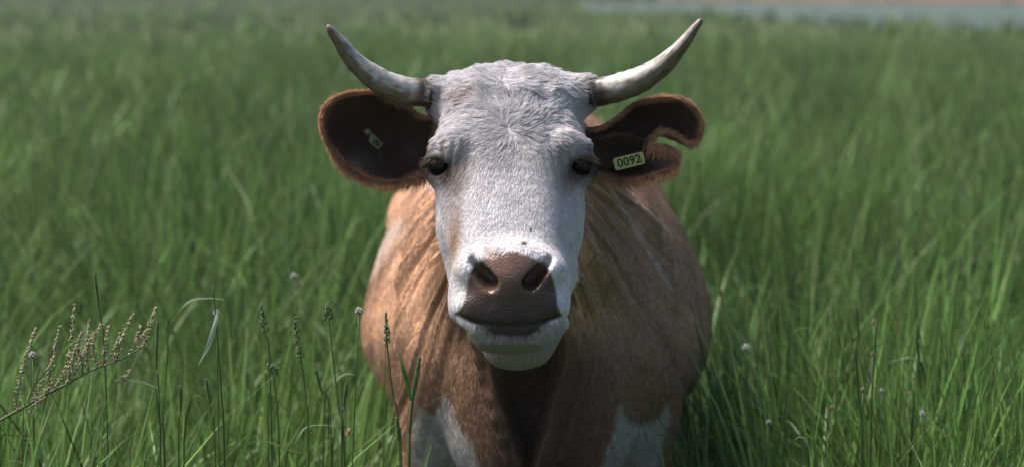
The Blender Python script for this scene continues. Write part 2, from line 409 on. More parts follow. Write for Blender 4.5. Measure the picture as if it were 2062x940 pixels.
def surface_nets(F):
    nx, ny, nz = F.shape; Sg = F < 0
    c = np.zeros((nx - 1, ny - 1, nz - 1), np.int8)
    for a in (0, 1):
        for b_ in (0, 1):
            for d in (0, 1): c += Sg[a:nx - 1 + a, b_:ny - 1 + b_, d:nz - 1 + d]
    act = np.argwhere((c > 0) & (c < 8)); idx = np.full(c.shape, -1, np.int32); idx[tuple(act.T)] = np.arange(len(act))
    i, j, k = act.T; acc = np.zeros((len(act), 3)); cnt = np.zeros(len(act))
    corners = [(a, b_, d) for a in (0, 1) for b_ in (0, 1) for d in (0, 1)]
    for p in range(8):
        for q in range(p + 1, 8):
            A, B = corners[p], corners[q]
            if sum(abs(np.subtract(A, B))) != 1: continue
            fa = F[i + A[0], j + A[1], k + A[2]]; fb = F[i + B[0], j + B[1], k + B[2]]
            m = (fa < 0) != (fb < 0); t = np.where(m, fa / np.where(m, fa - fb, 1), 0)
            pa = np.stack([xs[i + A[0]], ys[j + A[1]], zs[k + A[2]]], 1); pb = np.stack([xs[i + B[0]], ys[j + B[1]], zs[k + B[2]]], 1)
            acc += m[:, None] * (pa + (pb - pa) * t[:, None]); cnt += m
    V = acc / cnt[:, None]; quads = []
    for ax in range(3):
        s0 = [slice(None)] * 3; s1 = [slice(None)] * 3; s0[ax] = slice(0, -1); s1[ax] = slice(1, None)
        e = np.argwhere(Sg[tuple(s0)] != Sg[tuple(s1)])
        o1, o2 = [q for q in range(3) if q != ax]
        ok = (e[:, o1] > 0) & (e[:, o2] > 0) & (e[:, o1] < F.shape[o1] - 1) & (e[:, o2] < F.shape[o2] - 1); e = e[ok]
        inside = Sg[tuple(e.T)]
        def cell(d1, d2):
            q = e.copy(); q[:, o1] -= d1; q[:, o2] -= d2; return idx[tuple(q.T)]
        Q = np.stack([cell(1, 1), cell(0, 1), cell(0, 0), cell(1, 0)], 1)
        flip = inside if ax != 1 else ~inside
        Q[~flip] = Q[~flip][:, ::-1]; quads.append(Q)
    return V, np.concatenate(quads)
V, Q = surface_nets(F); del F
# keep only largest usage
used = np.zeros(len(V), bool); used[Q.ravel()] = True; rm = np.cumsum(used) - 1; V = V[used]; Q = rm[Q]
E = np.concatenate([Q[:, [0, 1]], Q[:, [1, 2]], Q[:, [2, 3]], Q[:, [3, 0]]])
deg = np.bincount(E.ravel(), minlength=len(V))[:, None]
def lap(V):
    A = np.stack([np.bincount(E[:, 0], V[E[:, 1], a], len(V)) + np.bincount(E[:, 1], V[E[:, 0], a], len(V)) for a in range(3)], 1)
    return A / deg - V
for _ in range(3): V = V + .55 * lap(V); V = V - .50 * lap(V)
bodym = sm(4.0, 4.15, V[:, 1])[:, None]
for _ in range(14): V = V + .6 * lap(V) * bodym; V = V - .58 * lap(V) * bodym
def vnormals(V, Q):
    n = np.cross(V[Q[:, 2]] - V[Q[:, 0]], V[Q[:, 3]] - V[Q[:, 1]])
    out = np.stack([sum(np.bincount(Q[:, c], n[:, a], len(V)) for c in range(4)) for a in range(3)], 1)
    return nrm(out)
Nv = vnormals(V, Q)
if np.mean(np.sum(Nv * (V - [0.05, 5.2, .8]), 1)) < 0: Q = Q[:, ::-1]; Nv = -Nv
print('verts', len(V), time.time() - T0)

def evalP(lst, P):
    r = np.full(len(P), 1.0)
    for f, bb, k in lst: r = smin(r, f(P[:, 0], P[:, 1], P[:, 2]), max(k, 1e-3))
    return r
dH = smin(evalP(HEADP, V), evalP(JAWP, V), .02); dN = np.minimum(evalP(NECKP, V), evalP(BODYP, V))
PX, PY = proj(V)
whead = 1 - sm(-.004, .012, dH - dN * .6 + (noise(V, 40, 9) - .5) * .01)
whead *= (V[:, 1] < 4.16)
# skin folds running from the cheeks down the neck and breast
phi = np.arctan2(PX - 1040, PY - 250); rad_ = np.hypot(PX - 1040, PY - 250)
fold_m = (1 - whead) * sm(4.02, 4.12, V[:, 1]) * (1 - sm(4.45, 5.0, V[:, 1])) * sm(120, 330, rad_) * sm(.10, .42, np.abs(phi)) * (1 - sm(1.15, 1.4, np.abs(phi)))
def ridged(x, seed): return 1 - np.abs(2 * n1(x, seed) - 1) * 1.6
wob = (noise(V, 2.6, 21) - .5) * .12
fd = 0.018 * ridged((phi + wob) * 12 + 50, 1) + .011 * ridged((phi + wob * 1.6) * 34 + 80, 2)
V = V + Nv * (fold_m * (fd - .012) * (1 - .55 * sm(500, 760, PY)))[:, None]
# hollow throat between the two dewlap folds
tl, tr_ = np.interp(PY, [600, 740, 850, 950], [965, 984, 1018, 1052]), np.interp(PY, [600, 740, 850, 950], [1150, 1138, 1108, 1078])
hol = sm(0, 26, PX - tl) * sm(0, 26, tr_ - PX) * (1 - whead) * (V[:, 1] > 4.0) * (V[:, 1] < 4.6) * (Nv[:, 1] < 0) * (PY > 600)
V[:, 1] += hol * .085
# broad muscles and gentle unevenness of the hide
V = V + Nv * ((1 - whead) * ((noise(V, 9, 5) - .5) * .012 + (noise(V, 16, 6) - .5) * .003))[:, None]
# rib hints on the barrel
# wrinkles above the eyes and rough forehead curls
for s_, ex in ((-1, 890), (1, 1165)):
    du = (PX - ex) * -s_        # towards the middle of the face
    m = np.exp(-((du - 34) / 30) ** 2) * np.exp(-((PY - 315) / 42) ** 2) * (V[:, 1] < 3.95) * (Nv[:, 1] < 0)
    V = V + Nv * (m * (-.0042) * np.maximum(0, np.sin((du + (PY - 315) * .28) * .36)) ** 1.5)[:, None]
fh = sm(330, 230, PY) * whead
V = V + Nv * (fh * (noise(V, 42, 8) - .5) * .005)[:, None]
V = V + Nv * (whead * (noise(V, 18, 4) - .5) * .004)[:, None]
Nv = vnormals(V, Q); 
if np.mean(np.sum(Nv * (V - [0.05, 5.2, .8]), 1)) < 0: Nv = -Nv
PX, PY = proj(V)
for _ in range(3): Nv = nrm(Nv + .8 * (np.stack([np.bincount(E[:, 0], Nv[E[:, 1], a], len(V)) + np.bincount(E[:, 1], Nv[E[:, 0], a], len(V)) for a in range(3)], 1) / deg - Nv) * bodym)

WHITE = np.array([.62, .60, .64]); TAN = np.array([.42, .240, .150]); SHADE_TAN = np.array([.13, .066, .042]); DARK = np.array([.035, .019, .012]); PAD = np.array([.074, .043, .032])
def mix(a, b_, t): t = np.asarray(t)[:, None]; return a * (1 - t) + b_ * t
def poly_sd(px, py, poly):
    "signed distance to polygon in px (negative inside)"
    poly = np.asarray(poly, float); d = np.full(len(px), 1e9); inside = np.zeros(len(px), bool)
    for i in range(len(poly)):
        a, b_ = poly[i], poly[(i + 1) % len(poly)]; e = b_ - a; wx, wy = px - a[0], py - a[1]
        t = np.clip((wx * e[0] + wy * e[1]) / (e @ e), 0, 1); d = np.minimum(d, (wx - t * e[0]) ** 2 + (wy - t * e[1]) ** 2)
        c = ((a[1] <= py) & (b_[1] > py)) | ((b_[1] <= py) & (a[1] > py))
        xi = a[0] + (py - a[1]) / np.where(abs(e[1]) < 1e-9, 1e-9, e[1]) * e[0]; inside ^= c & (px < xi)
    return np.where(inside, -1, 1) * np.sqrt(d)
NOSE = [(944, 548), (958, 530), (985, 519), (1010, 512), (1040, 510), (1068, 519), (1096, 531), (1110, 548), (1116, 580), (1120, 612), (1130, 636), (1092, 654), (1028, 660), (964, 654), (920, 631), (932, 615), (938, 582)]
LIP = [(958, 645), (1100, 645), (1082, 664), (1058, 677), (1028, 680), (996, 674), (974, 662)]
LEGW = [[(836, 1200), (832, 850), (838, 815), (850, 828), (872, 838), (896, 800), (905, 812), (925, 860), (955, 905), (972, 960), (985, 1200)],
        [(1205, 1200), (1205, 960), (1222, 900), (1240, 860), (1252, 815), (1262, 850), (1290, 855), (1325, 840), (1342, 812), (1345, 850), (1336, 890), (1330, 960), (1325, 1200)]]
def coat(P, wh):
    px, py = proj(P); n_a = noise(P, 30, 31); n_b = noise(P, 90, 32); n_c = noise(P, 6, 33)
    c = np.tile(TAN, (len(P), 1)) * (0.86 + .28 * n_c)[:, None]
    ph_ = np.arctan2(px - 1040, py - 200); rd_ = np.hypot(px - 1040, py - 200)
    stk = noise(np.stack([ph_ * 30, rd_ * .012, ph_ * 0], 1), 1, 35) * .6 + noise(np.stack([ph_ * 85, rd_ * .02, ph_ * 0], 1), 1, 36) * .4
    c = c * (.46 + 1.05 * stk)[:, None]
    # head's shade painted in: darker towards brisket and lower chest middle, paler on flank
    head_shade = np.clip(1.3 * np.exp(-((px - 1105) / 150) ** 2), 0, 1) * sm(620, 760, py) * (P[:, 1] < 4.75)
    c = mix(c, SHADE_TAN * .18, head_shade * .95)
    low = sm(640, 760, py) * (P[:, 1] < 4.8); c = mix(c, SHADE_TAN * 1.1, low * .6 * (.4 + n_c))
    # right-hand flank painted duller, as the side turned from the sun
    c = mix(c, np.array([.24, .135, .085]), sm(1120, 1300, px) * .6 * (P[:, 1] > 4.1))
    # pale streaks
    for (x0, y0), (x1, y1), wd, st_ in (((1225, 372), (1352, 580), 5, .32), ((1368, 420), (1402, 500), 7, .3), ((800, 455), (742, 545), 14, .45), ((890, 400), (800, 300), 8, .25), ((1262, 380), (1340, 460), 3, .25)):
        e = np.array([x1 - x0, y1 - y0], float); t = np.clip(((px - x0) * e[0] + (py - y0) * e[1]) / (e @ e), 0, 1)
        d = np.hypot(px - x0 - t * e[0], py - y0 - t * e[1]); c = mix(c, WHITE * [1, .93, .84], st_ * np.exp(-(d / wd) ** 2) * (P[:, 1] > 4.1) * (.5 + n_b))
    # white stockings, painted grey-brown for the shade they stand in
    for pg in LEGW:
        d = poly_sd(px, py, pg) + (n_b - .5) * 10 + (n_a - .5) * 8
        c = mix(c, WHITE * [.66, .61, .54], (1 - sm(-9, 9, d)) * (P[:, 1] < 5.2) * (P[:, 2] < .86) * .95)
    c = np.where((P[:, 2] < .45)[:, None], WHITE * .9, c)
    w_ = np.tile(WHITE, (len(P), 1)) * (.92 + .12 * n_b + .08 * (n_a - .5))[:, None]
    brown = np.array([.20, .115, .075])
    def spot(x, y, rx, ry, s, col):
        nonlocal w_
        w_ = mix(w_, np.array(col), np.clip(s * np.exp(-((px - x) / rx) ** 2 - ((py - y) / ry) ** 2) * (.55 + .9 * n_a), 0, .95))
    for x, s_ in ((890, -1), (1165, 1)):
        spot(x - s_ * 8, 352, 28, 26, .95, (.16, .095, .065)); spot(x - s_ * 26, 372, 16, 34, .6, brown); spot(x - s_ * 44, 330, 14, 40, .35, brown)
        spot(x + s_ * 20, 330, 15, 13, 1.2, (.10, .07, .05)); spot(x, 338, 24, 20, 1.3, (.035, .022, .015)); spot(x + s_ * 20, 262, 9, 34, .4, (.22, .17, .13))
    spot(880, 205, 24, 32, .6, (.12, .08, .055)); spot(1180, 200, 26, 36, .75, (.09, .06, .045)); spot(945, 190, 26, 14, .4, (.30, .19, .12))
    spot(990, 300, 60, 90, .16, (.42, .36, .32)); spot(1090, 330, 50, 90, .2, (.40, .38, .36)); spot(1140, 420, 40, 60, .3, (.40, .40, .40)); spot(915, 470, 16, 64, .75, (.34, .22, .14)); spot(925, 430, 10, 30, .3, brown); spot(1128, 470, 14, 26, .25, (.22, .25, .2)); spot(992, 506, 14, 8, .7, (.36, .22, .13)); spot(1045, 145, 14, 12, .5, (.14, .13, .1))
    spot(1053, 488, 4.5, 3.5, 1.6, (.04, .03, .03)); spot(1068, 460, 3, 3, 1.6, (.04, .03, .03)); spot(872, 250, 10, 50, .5, (.28, .2, .15)); spot(1200, 265, 10, 50, .5, (.26, .2, .15))
    jaw_shade = sm(630, 690, py) * .7; w_ = mix(w_, np.array([.25, .225, .175]), jaw_shade)  # chin and lower jaw painted darker, their shade put into the white
    side = sm(130, 160, np.abs(px - 1027)) * sm(560, 600, py) * (py < 660)
    c = mix(c, w_, wh)
    front = (P[:, 1] < 3.86)
    nd = poly_sd(px, py, NOSE) + (n_a - .5) * 9
    nm = (1 - sm(-3, 5, nd)) * front * wh; c = mix(c, PAD * ((.5 + .3 * n_b + .7 * n_a) * (1 + 1.3 * sm(575, 530, py)))[:, None], nm)
    dm = nm * np.clip(sm(572, 636, py) + sm(40, 100, np.abs(px - 1027)) * .3, 0, 1); c = mix(c, PAD * .38, dm)  # dark lip skin, plus shade of the lower muzzle painted in
    ld = (1 - sm(-4, 5, poly_sd(px, py, LIP) + (n_a - .5) * 8)) * (P[:, 1] < 3.9); c = mix(c, PAD * .42, ld)
    return c, np.maximum(nm * (1 - .9 * sm(625, 650, py)), ld * .15)
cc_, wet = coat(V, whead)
for s_, c0 in EYES:
    d = np.linalg.norm(V - c0, axis=1); cc_ = mix(cc_, np.array([.030, .019, .013]), (1 - sm(.018, .030, np.linalg.norm(V - c0 - np.array([s_ * .022, .008, -.001]), axis=1))) * .9)
    d = np.linalg.norm(V - c0, axis=1); cc_ = mix(cc_, np.array([.032, .020, .014]), (1 - sm(.029, .038, d)) * .9); m = (1 - sm(.021, .030, d)); cc_ = mix(cc_, np.array([.018, .012, .009]), m); wet = np.maximum(wet, m * .6)
# the cow
COWLOC = np.array([.05, 5.0, 0.0])
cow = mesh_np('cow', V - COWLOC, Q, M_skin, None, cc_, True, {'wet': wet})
cow.location = COWLOC
props(cow, 'white-faced tan horned cow standing in the tall grass facing the camera', 'cow')

# ------------------------------------------------------------------ horns
def horn(pts, rad):
    P = curve_pts([W(*p) for p in pts], 48); r = np.interp(np.linspace(0, 1, 48), np.linspace(0, 1, len(rad)), rad)
    seg = 36; t = nrm(np.gradient(P, axis=0)); a_ = nrm(np.cross(t, [0, 1, 0])); b_ = np.cross(a_, t); th = np.arange(seg) * 2 * math.pi / seg
    u = np.linspace(0, 1, 48); r = r * (1 + .022 * np.sin(u * 110) * (u < .5) + .012 * np.sin(u * 47))
    r[-1] *= .3; r[-2] *= .75
    Vh = (P[:, None] + r[:, None, None] * (np.cos(th)[None, :, None] * a_[:, None] + np.sin(th)[None, :, None] * b_[:, None])).reshape(-1, 3)
    Vh += (nrm(Vh - np.repeat(P, seg, 0))) * ((noise(Vh, 60, 3) - .5) * .0025)[:, None]
    i = np.arange(47)[:, None] * seg; j = np.arange(seg)[None]; k = (j + 1) % seg
    Qh = np.stack([i + j, i + seg + j, i + seg + k, i + k], -1).reshape(-1, 4)
    Vh = np.concatenate([Vh, P[-1:]]); jj = np.arange(seg); Th = np.stack([47 * seg + jj, np.full(seg, len(Vh) - 1), 47 * seg + (jj + 1) % seg], 1)
    uu = np.concatenate([np.repeat(u, seg), [1.]])
    up = np.concatenate([nrm(Vh[:-1] - np.repeat(P, seg, 0))[:, 2], [0]])
    th2 = np.concatenate([np.tile(th, 48), [0.]]); n_ = noise(Vh, 55, 12) * .6 + .4 * noise(np.stack([uu * 9, np.cos(th2) * 4, np.sin(th2) * 4], 1), 1, 14)
    n2 = noise(Vh, 190, 13) * .45 + .55 * noise(np.stack([uu * 22, np.cos(th2) * 9, np.sin(th2) * 9], 1), 1, 15)
    c = np.tile(np.array([.47, .45, .43]), (len(Vh), 1))
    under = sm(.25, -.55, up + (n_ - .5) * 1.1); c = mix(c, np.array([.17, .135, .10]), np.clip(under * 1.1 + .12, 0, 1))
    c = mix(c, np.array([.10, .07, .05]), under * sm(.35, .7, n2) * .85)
    c = mix(c, np.array([.07, .05, .045]), sm(.46, .72, n2 + .25 * (n_ - .5)) * .62)
    c = mix(c, np.array([.10, .065, .05]), np.clip(sm(.68, .95, uu) * (.55 + .3 * n_), 0, .9))
    c = mix(c, np.array([.035, .02, .014]), (1 - sm(.18, .24, uu + (n_ - .5) * .06)) * .93)
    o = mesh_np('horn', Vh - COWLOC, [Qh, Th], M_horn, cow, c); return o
horn([(884, 192, 3.985), (850, 188, 3.98), (805, 180, 3.965), (755, 158, 3.945), (712, 122, 3.925), (682, 82, 3.91), (665, 60, 3.90), (659, 50, 3.90)], np.array([30, 31, 31, 27, 21, 14, 8, 4]) / 1185 * .93)
horn([(1172, 190, 3.985), (1206, 186, 3.98), (1250, 176, 3.965), (1300, 156, 3.945), (1345, 122, 3.925), (1378, 86, 3.91), (1402, 54, 3.90), (1413, 38, 3.90)], np.array([30, 32, 31, 28, 21, 14, 9, 5]) / 1185 * .93)

# ------------------------------------------------------------------ eyes
for s_, c0 in EYES:
    mb = MB(); mb.blob(c0 + np.array([s_ * .001, .0025, -.001]), (.0190, .0185, .0175), nu=28, nv=20); mb.build('eye', M_eye, cow)

# ------------------------------------------------------------------ fur
def fur(name, roots, normals, comb, length, lift, colr, parent, rad=.00035, npt=5, curl=.0, clump=None, kind='stuff', bend=.6):
    n = len(roots); comb = comb - normals * np.sum(comb * normals, 1)[:, None]; comb = nrm(comb)
    length = np.broadcast_to(length, (n,)); lift = np.broadcast_to(lift, (n,))
    t = np.linspace(0, 1, npt)
    dr = normals[:, None] * (lift[:, None] * (1 - bend * t[None]))[:, :, None] + comb[:, None] * np.sqrt(np.maximum(1 - lift[:, None] ** 2 * (1 - bend * t[None]) ** 2, .02))[:, :, None]
    step = dr * (length / (npt - 1))[:, None, None]
    P = np.concatenate([np.zeros((n, 1, 3)), np.cumsum(step[:, :-1], 1)], 1) + roots[:, None]
    if clump is not None:
        sp, amt = clump      # number of clumps, amount
        gi = rng.choice(n, min(sp, n), replace=False); kd = kdtree.KDTree(len(gi))
        for q, g_ in enumerate(gi): kd.insert(roots[g_], q)
        kd.balance(); near_ = np.array([kd.find(r)[1] for r in roots]); gP = P[gi[near_]]
        off = gP - P; P = P + off * (np.broadcast_to(amt, (n,))[:, None] * t[None] ** 1.5 * (.5 + .5 * rng.random((n, 1))))[:, :, None]
    P += rng.normal(0, 1, P.shape) * (length * .02)[:, None, None] * t[None, :, None]
    hc = bpy.data.hair_curves.new(name); hc.add_curves([npt] * n)
    hc.points.foreach_set('position', (P - np.array(COWLOC)).astype(np.float32).ravel())
    rd = rad * (1 - .8 * t ** 2)[None] * rng.uniform(.7, 1.2, (n, 1)); hc.points.foreach_set('radius', rd.astype(np.float32).ravel())
    a_ = hc.attributes.new('tint', 'FLOAT_COLOR', 'CURVE'); c4 = np.ones((n, 4), np.float32); c4[:, :3] = colr; a_.data.foreach_set('color', c4.ravel())
    hc.materials.append(M_hair)
    o = bpy.data.objects.new(name, hc); COL.objects.link(o); o.parent = parent; props(o, kind=kind); return o
def sample(V, Q, Nn, wt, n):
    "random surface points with density weight per quad"
    A = np.linalg.norm(np.cross(V[Q[:, 2]] - V[Q[:, 0]], V[Q[:, 3]] - V[Q[:, 1]]), axis=1) * .5 * wt
    q = rng.choice(len(Q), n, p=A / A.sum()); u, v = rng.random((2, n, 1)); q = Q[q]
    bl = lambda X: (X[q[:, 0]] * (1 - u) + X[q[:, 1]] * u) * (1 - v) + (X[q[:, 3]] * (1 - u) + X[q[:, 2]] * u) * v
    return bl(V), nrm(bl(Nn)), bl
qc = V[Q].mean(1); qn = Nv[Q].mean(1); qpx, qpy = proj(qc)
visible = (qn[:, 1] < .45) & (qc[:, 1] < 6.2) & (qc[:, 2] > .42)
noh = (wet[Q].mean(1) < .12)
dQ = whead[Q].mean(1)
WHORL = W(1027, 262, 3.86)
def face_comb(P):
    px, py = proj(P); dx, dy = px - 1027, py - 262
    r = np.hypot(dx, dy) + 1e-3
    rad2 = np.stack([dx / r, np.zeros(len(P)), -dy / r], 1)
    # above: fans up then outward; below: streams to the nose
    side_ = np.stack([np.tanh((dx + (noise(P, 30, 43) - .5) * 120) / 30), np.zeros(len(P)), -.15 + 0 * dx], 1)
    down = np.stack([dx / 300, np.zeros(len(P)), -np.ones(len(P))], 1)
    wa = sm(215, 175, py)[:, None]; wd = sm(30, 110, dy)[:, None]
    c = rad2 * (1 - wa) * (1 - wd) + side_ * wa + down * wd
    wv = (noise(P, 24, 41) - .5)[:, None] * 2.6 + (noise(P, 70, 42) - .5)[:, None] * 1.6
    up_ = sm(330, 220, py)[:, None] * .9 + .22
    perp = np.stack([c[:, 2], 0 * dx, -c[:, 0]], 1)
    return c + perp * wv * up_
# face
wt = visible * noh * (dQ > .5) * (qc[:, 1] < 4.12) * np.where(qpy < 330, 1.4, 1.0)
R_, NN, bl = sample(V, Q, Nv, wt, 120000)
px_, py_ = proj(R_)
colr, wt_ = coat(R_, np.ones(len(R_)))
ln = .0075 + .0145 * sm(360, 230, py_) + .004 * (py_ > 640) - .003 * sm(440, 560, py_)
near_eye = np.minimum(np.linalg.norm(R_ - EYES[0][1], axis=1), np.linalg.norm(R_ - EYES[1][1], axis=1)); keep = (near_eye > .024) & (wt_ < .5)
ln = ln * np.where(near_eye < .034, .5, 1)
R_, NN, colr, ln, py_ = R_[keep], NN[keep], colr[keep], ln[keep], py_[keep]
ne_ = np.minimum(np.linalg.norm(R_ - EYES[0][1], axis=1), np.linalg.norm(R_ - EYES[1][1], axis=1)); colr = mix(colr, np.array([.10, .065, .045]), (1 - sm(.026, .046, ne_)) * .8)
for s_, c0 in EYES: colr = mix(colr, np.array([.06, .04, .03]), (1 - sm(.016, .030, np.linalg.norm(R_ - c0 - np.array([s_ * .022, .008, -.001]), axis=1))) * .9)
colr = colr * rng.uniform(.70, 1.24, (len(R_), 1))
fur('face_hair', R_, NN, face_comb(R_), ln * rng.uniform(.7, 1.2, len(R_)), .22 + .14 * sm(330, 230, py_), np.clip(colr * 1.12, 0, .85), cow, .00042, 5, clump=(8500, .28 + .34 * sm(340, 250, py_)))
# neck and body
wt = visible * (dQ <= .5) * np.where(qc[:, 1] < 4.9, 1.6, .7) * (qc[:, 1] < 6.2)
R_, NN, bl = sample(V, Q, Nv, wt, 230000)
px_, py_ = proj(R_)
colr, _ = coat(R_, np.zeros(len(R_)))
dx, dy = px_ - 1040, py_ - 200; r = np.hypot(dx, dy)
cb = np.stack([dx / r * .8, .35 + 0 * dx, -dy / r], 1) + ((np.stack([noise(R_, 20, s) for s in (51, 52, 53)], 1) - .5) * .12)
colr = colr * np.array([.94, 1.06, 1.16]) * rng.uniform(.94, 1.07, (len(R_), 1))
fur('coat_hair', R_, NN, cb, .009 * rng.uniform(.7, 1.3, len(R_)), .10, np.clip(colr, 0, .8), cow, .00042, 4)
# cow's eyelashes
rt, nn, cb, ln = [], [], [], []
for s_, c0 in EYES:
    P = curve_pts([c0 + np.array([-s_ * .014, -.018, .012]), c0 + np.array([s_ * .004, -.018, .018]), c0 + np.array([s_ * .022, -.004, .012])], 90) + rng.normal(0, .001, (90, 3))
    rt.append(P); nn.append(np.tile([s_ * .2, -1, -.1], (90, 1)) + rng.normal(0, .1, (90, 3))); cb.append(np.tile([s_ * 1.0, -.5, -.55], (90, 1)) + rng.normal(0, .16, (90, 3))); ln.append(rng.uniform(.014, .026, 90))
rt = np.concatenate(rt)
fur('eyelashes', rt, nrm(np.concatenate(nn)), np.concatenate(cb), np.concatenate(ln), .35, np.tile([.09, .065, .05], (180, 1)) * rng.uniform(.3, 2.6, (180, 1)), cow, .0006, 6)
print('fur', time.time() - T0)

rt, nn, cb, cl = [], [], [], []
for s_, pts_ in ((-1, ((888, 192, 3.985), (868, 190, 3.98), (850, 188, 3.98))), (1, ((1170, 190, 3.985), (1188, 188, 3.98), (1206, 186, 3.98)))):
    P_ = np.array([W(*p) for p in pts_]); ax = nrm(P_[2] - P_[0]); u1 = nrm(np.cross(ax, [0, 1, 0])); u2 = np.cross(ax, u1)
    th = rng.uniform(0, 6.283, 2600); k_ = rng.random((2600, 1)) ** .7; o_ = np.cos(th)[:, None] * u1 + np.sin(th)[:, None] * u2
    rt.append(P_[0] + (P_[1] - P_[0]) * k_ * (.6 + .5 * noise(o_ + 9, 3, 5))[:, None] + o_ * .0245); nn.append(o_); cb.append(ax + rng.normal(0, .25, (2600, 3)) + np.array([0, 0, -.35]))
    cl.append(mix(np.tile([.045, .028, .02], (2600, 1)), np.array([.42, .38, .34]), sm(.45, .7, noise(o_ + 3, 4, 6)) * (1 - k_[:, 0] * .7) * (o_[:, 2] > -.3)))
fur('horn_base_hair', np.concatenate(rt), np.concatenate(nn), np.concatenate(cb), rng.uniform(.006, .014, 5200), .22, np.concatenate(cl) * rng.uniform(.7, 1.3, (5200, 1)), cow, .0004, 5, clump=(900, .2))
# ------------------------------------------------------------------ ears
def ear_piece(outline, centre, Yrim, cup, Yc, nr=14, nth=84, thick=.009):
    O = np.array(outline, float); O = np.concatenate([O, O[:1]])
    seg = np.linalg.norm(np.diff(O, axis=0), axis=1); cum = np.concatenate([[0], np.cumsum(seg)])
    # smooth closed outline
    tt = np.linspace(0, cum[-1], nth, endpoint=False); ox = np.interp(tt, cum, O[:, 0]); oy = np.interp(tt, cum, O[:, 1])
    for _ in range(3): ox = (np.roll(ox, 1) + 2 * ox + np.roll(ox, -1)) / 4; oy = (np.roll(oy, 1) + 2 * oy + np.roll(oy, -1)) / 4
    rr_ = np.sin(np.linspace(0, math.pi / 2, nr)) ** .9
    rows = []; rad_v = []
    def yf(x, r): return Yrim(x) + cup * (1 - r ** 2.2)
    for r in rr_:
        x = centre[0] + (ox - centre[0]) * r; y = centre[1] + (oy - centre[1]) * r
        rows.append(np.array([W(a, b_, yf(a, r)) for a, b_ in zip(x, y)])); rad_v.append(np.full(nth, r))
    for r in rr_[::-1][1:]:
        x = centre[0] + (ox - centre[0]) * r; y = centre[1] + (oy - centre[1]) * r
        rows.append(np.array([W(a, b_, yf(a, r) + thick * min(1, (1 - r) * 6)) for a, b_ in zip(x, y)])); rad_v.append(np.full(nth, 2 - r))
    Vv = np.concatenate(rows); rv = np.concatenate(rad_v); n = len(rows)
    i = np.arange(n - 1)[:, None] * nth; j = np.arange(nth)[None]; k = (j + 1) % nth
    Qq = np.stack([i + j, i + k, i + nth + k, i + nth + j], -1).reshape(-1, 4)
    return Vv, Qq, rv
def make_ear(pieces, palef):
    Vs, Qs, Rs, n = [], [], [], 0
    for a in pieces:
        v, q, r = ear_piece(*a); Vs.append(v); Qs.append(q + n); Rs.append(r); n += len(v)
    Ve, Qe, Re = np.concatenate(Vs), np.concatenate(Qs), np.concatenate(Rs)
    Ne = vnormals(Ve, Qe)
    if np.mean(Ne[Re < .8][:, 1]) > 0: Ne = -Ne; Qe = Qe[:, ::-1]
    def colf(P, r):
        px, py = proj(P); c = np.tile(np.array([.080, .046, .030]), (len(P), 1)); nn_ = noise(P, 45, 61)
        c = mix(c, np.array([.26, .21, .18]), palef(px, py) * (.35 + .8 * nn_))
        inner = (px > 1175) & (px < 1300) & (py > 262) & (py < 340)
        c = mix(c, np.array([.36, .20, .13]), sm(.84, 1.0, r + (nn_ - .5) * .16) * (1 - .95 * inner)); return c
    ear = mesh_np('ear', Ve - COWLOC, Qe, M_skin, cow, colf(Ve, Re), True, {'wet': Ve[:, 0] * 0})
    wq = np.where(Re[Qe].mean(1) > 1.35, .3, 1.0)
    R_, NN, bl = sample(Ve, Qe, Ne, wq, 26000); r = bl(Re[:, None])[:, 0]
    px, py = proj(R_); ctr = np.array(W(*pieces[0][1], 4.0)); out = R_ - ctr; out[:, 1] = 0; out = nrm(out)
    edge = sm(.80, .98, r) * (r < 1.4)
    comb = out + np.stack([noise(R_, 50, s) - .5 for s in (1, 2, 3)], 1) * .9 + np.array([0, 0, -.5])
    fur('ear_hair', R_, NN, comb, (.008 + .006 * edge) * rng.uniform(.6, 1.4, len(R_)), .45, colf(R_, r) * rng.uniform(.6, 1.5, (len(R_), 1)), ear, .0004, 5, clump=(1800, .5))
    # rim fringe
    m = np.abs(Re[Qe].mean(1) - 1) < .035
    ex_, ey_ = proj(Ve[Qe].mean(1)); m = m & ~((ex_ > 1170) & (ex_ < 1304) & (ey_ > 258) & (ey_ < 340))
    R_, NN, bl = sample(Ve, Qe, Ne, m.astype(float), 8000); out = R_ - ctr; out[:, 1] = 0; out = nrm(out)
    comb = out + rng.normal(0, .22, (len(R_), 3)) + np.array([0, 0, -.35]); low = sm(.1, -.7, out[:, 2])
    fur('rim_hair', R_, out, comb, (.010 + .016 * low) * rng.uniform(.3, 1.5, len(R_)), .7, np.clip(np.array([.50, .27, .16]) * rng.uniform(.6, 1.4, (len(R_), 1)), 0, .9), ear, .00035, 5, clump=(1100, .5))
    return ear
EL = [(876, 232), (850, 240), (826, 222), (795, 203), (760, 189), (725, 186), (690, 190), (664, 203), (650, 225), (650, 256), (660, 285), (682, 315), (712, 342), (745, 358), (780, 366), (815, 362), (850, 348), (884, 338)]
ear_l = make_ear([(EL, (765, 278), lambda x: 3.985 + (875 - x) / 225 * -.03, .060, 0)], lambda px, py: np.exp(-((px - 715) / 38) ** 2 - ((py - 322) / 26) ** 2) + .25 * np.exp(-((px - 830) / 20) ** 2 - ((py - 300) / 30) ** 2))
ERU = [(1180, 262), (1212, 258), (1248, 236), (1282, 210), (1315, 198), (1350, 195), (1382, 203), (1404, 220), (1413, 245), (1408, 272), (1396, 288), (1380, 287), (1366, 272), (1345, 262), (1322, 263), (1306, 273), (1300, 310), (1250, 330), (1190, 335)]
ERL = [(1180, 290), (1240, 268), (1285, 276), (1308, 287), (1338, 295), (1360, 302), (1368, 311), (1364, 325), (1345, 340), (1312, 352), (1285, 358), (1262, 364), (1240, 360), (1215, 350), (1180, 345)]
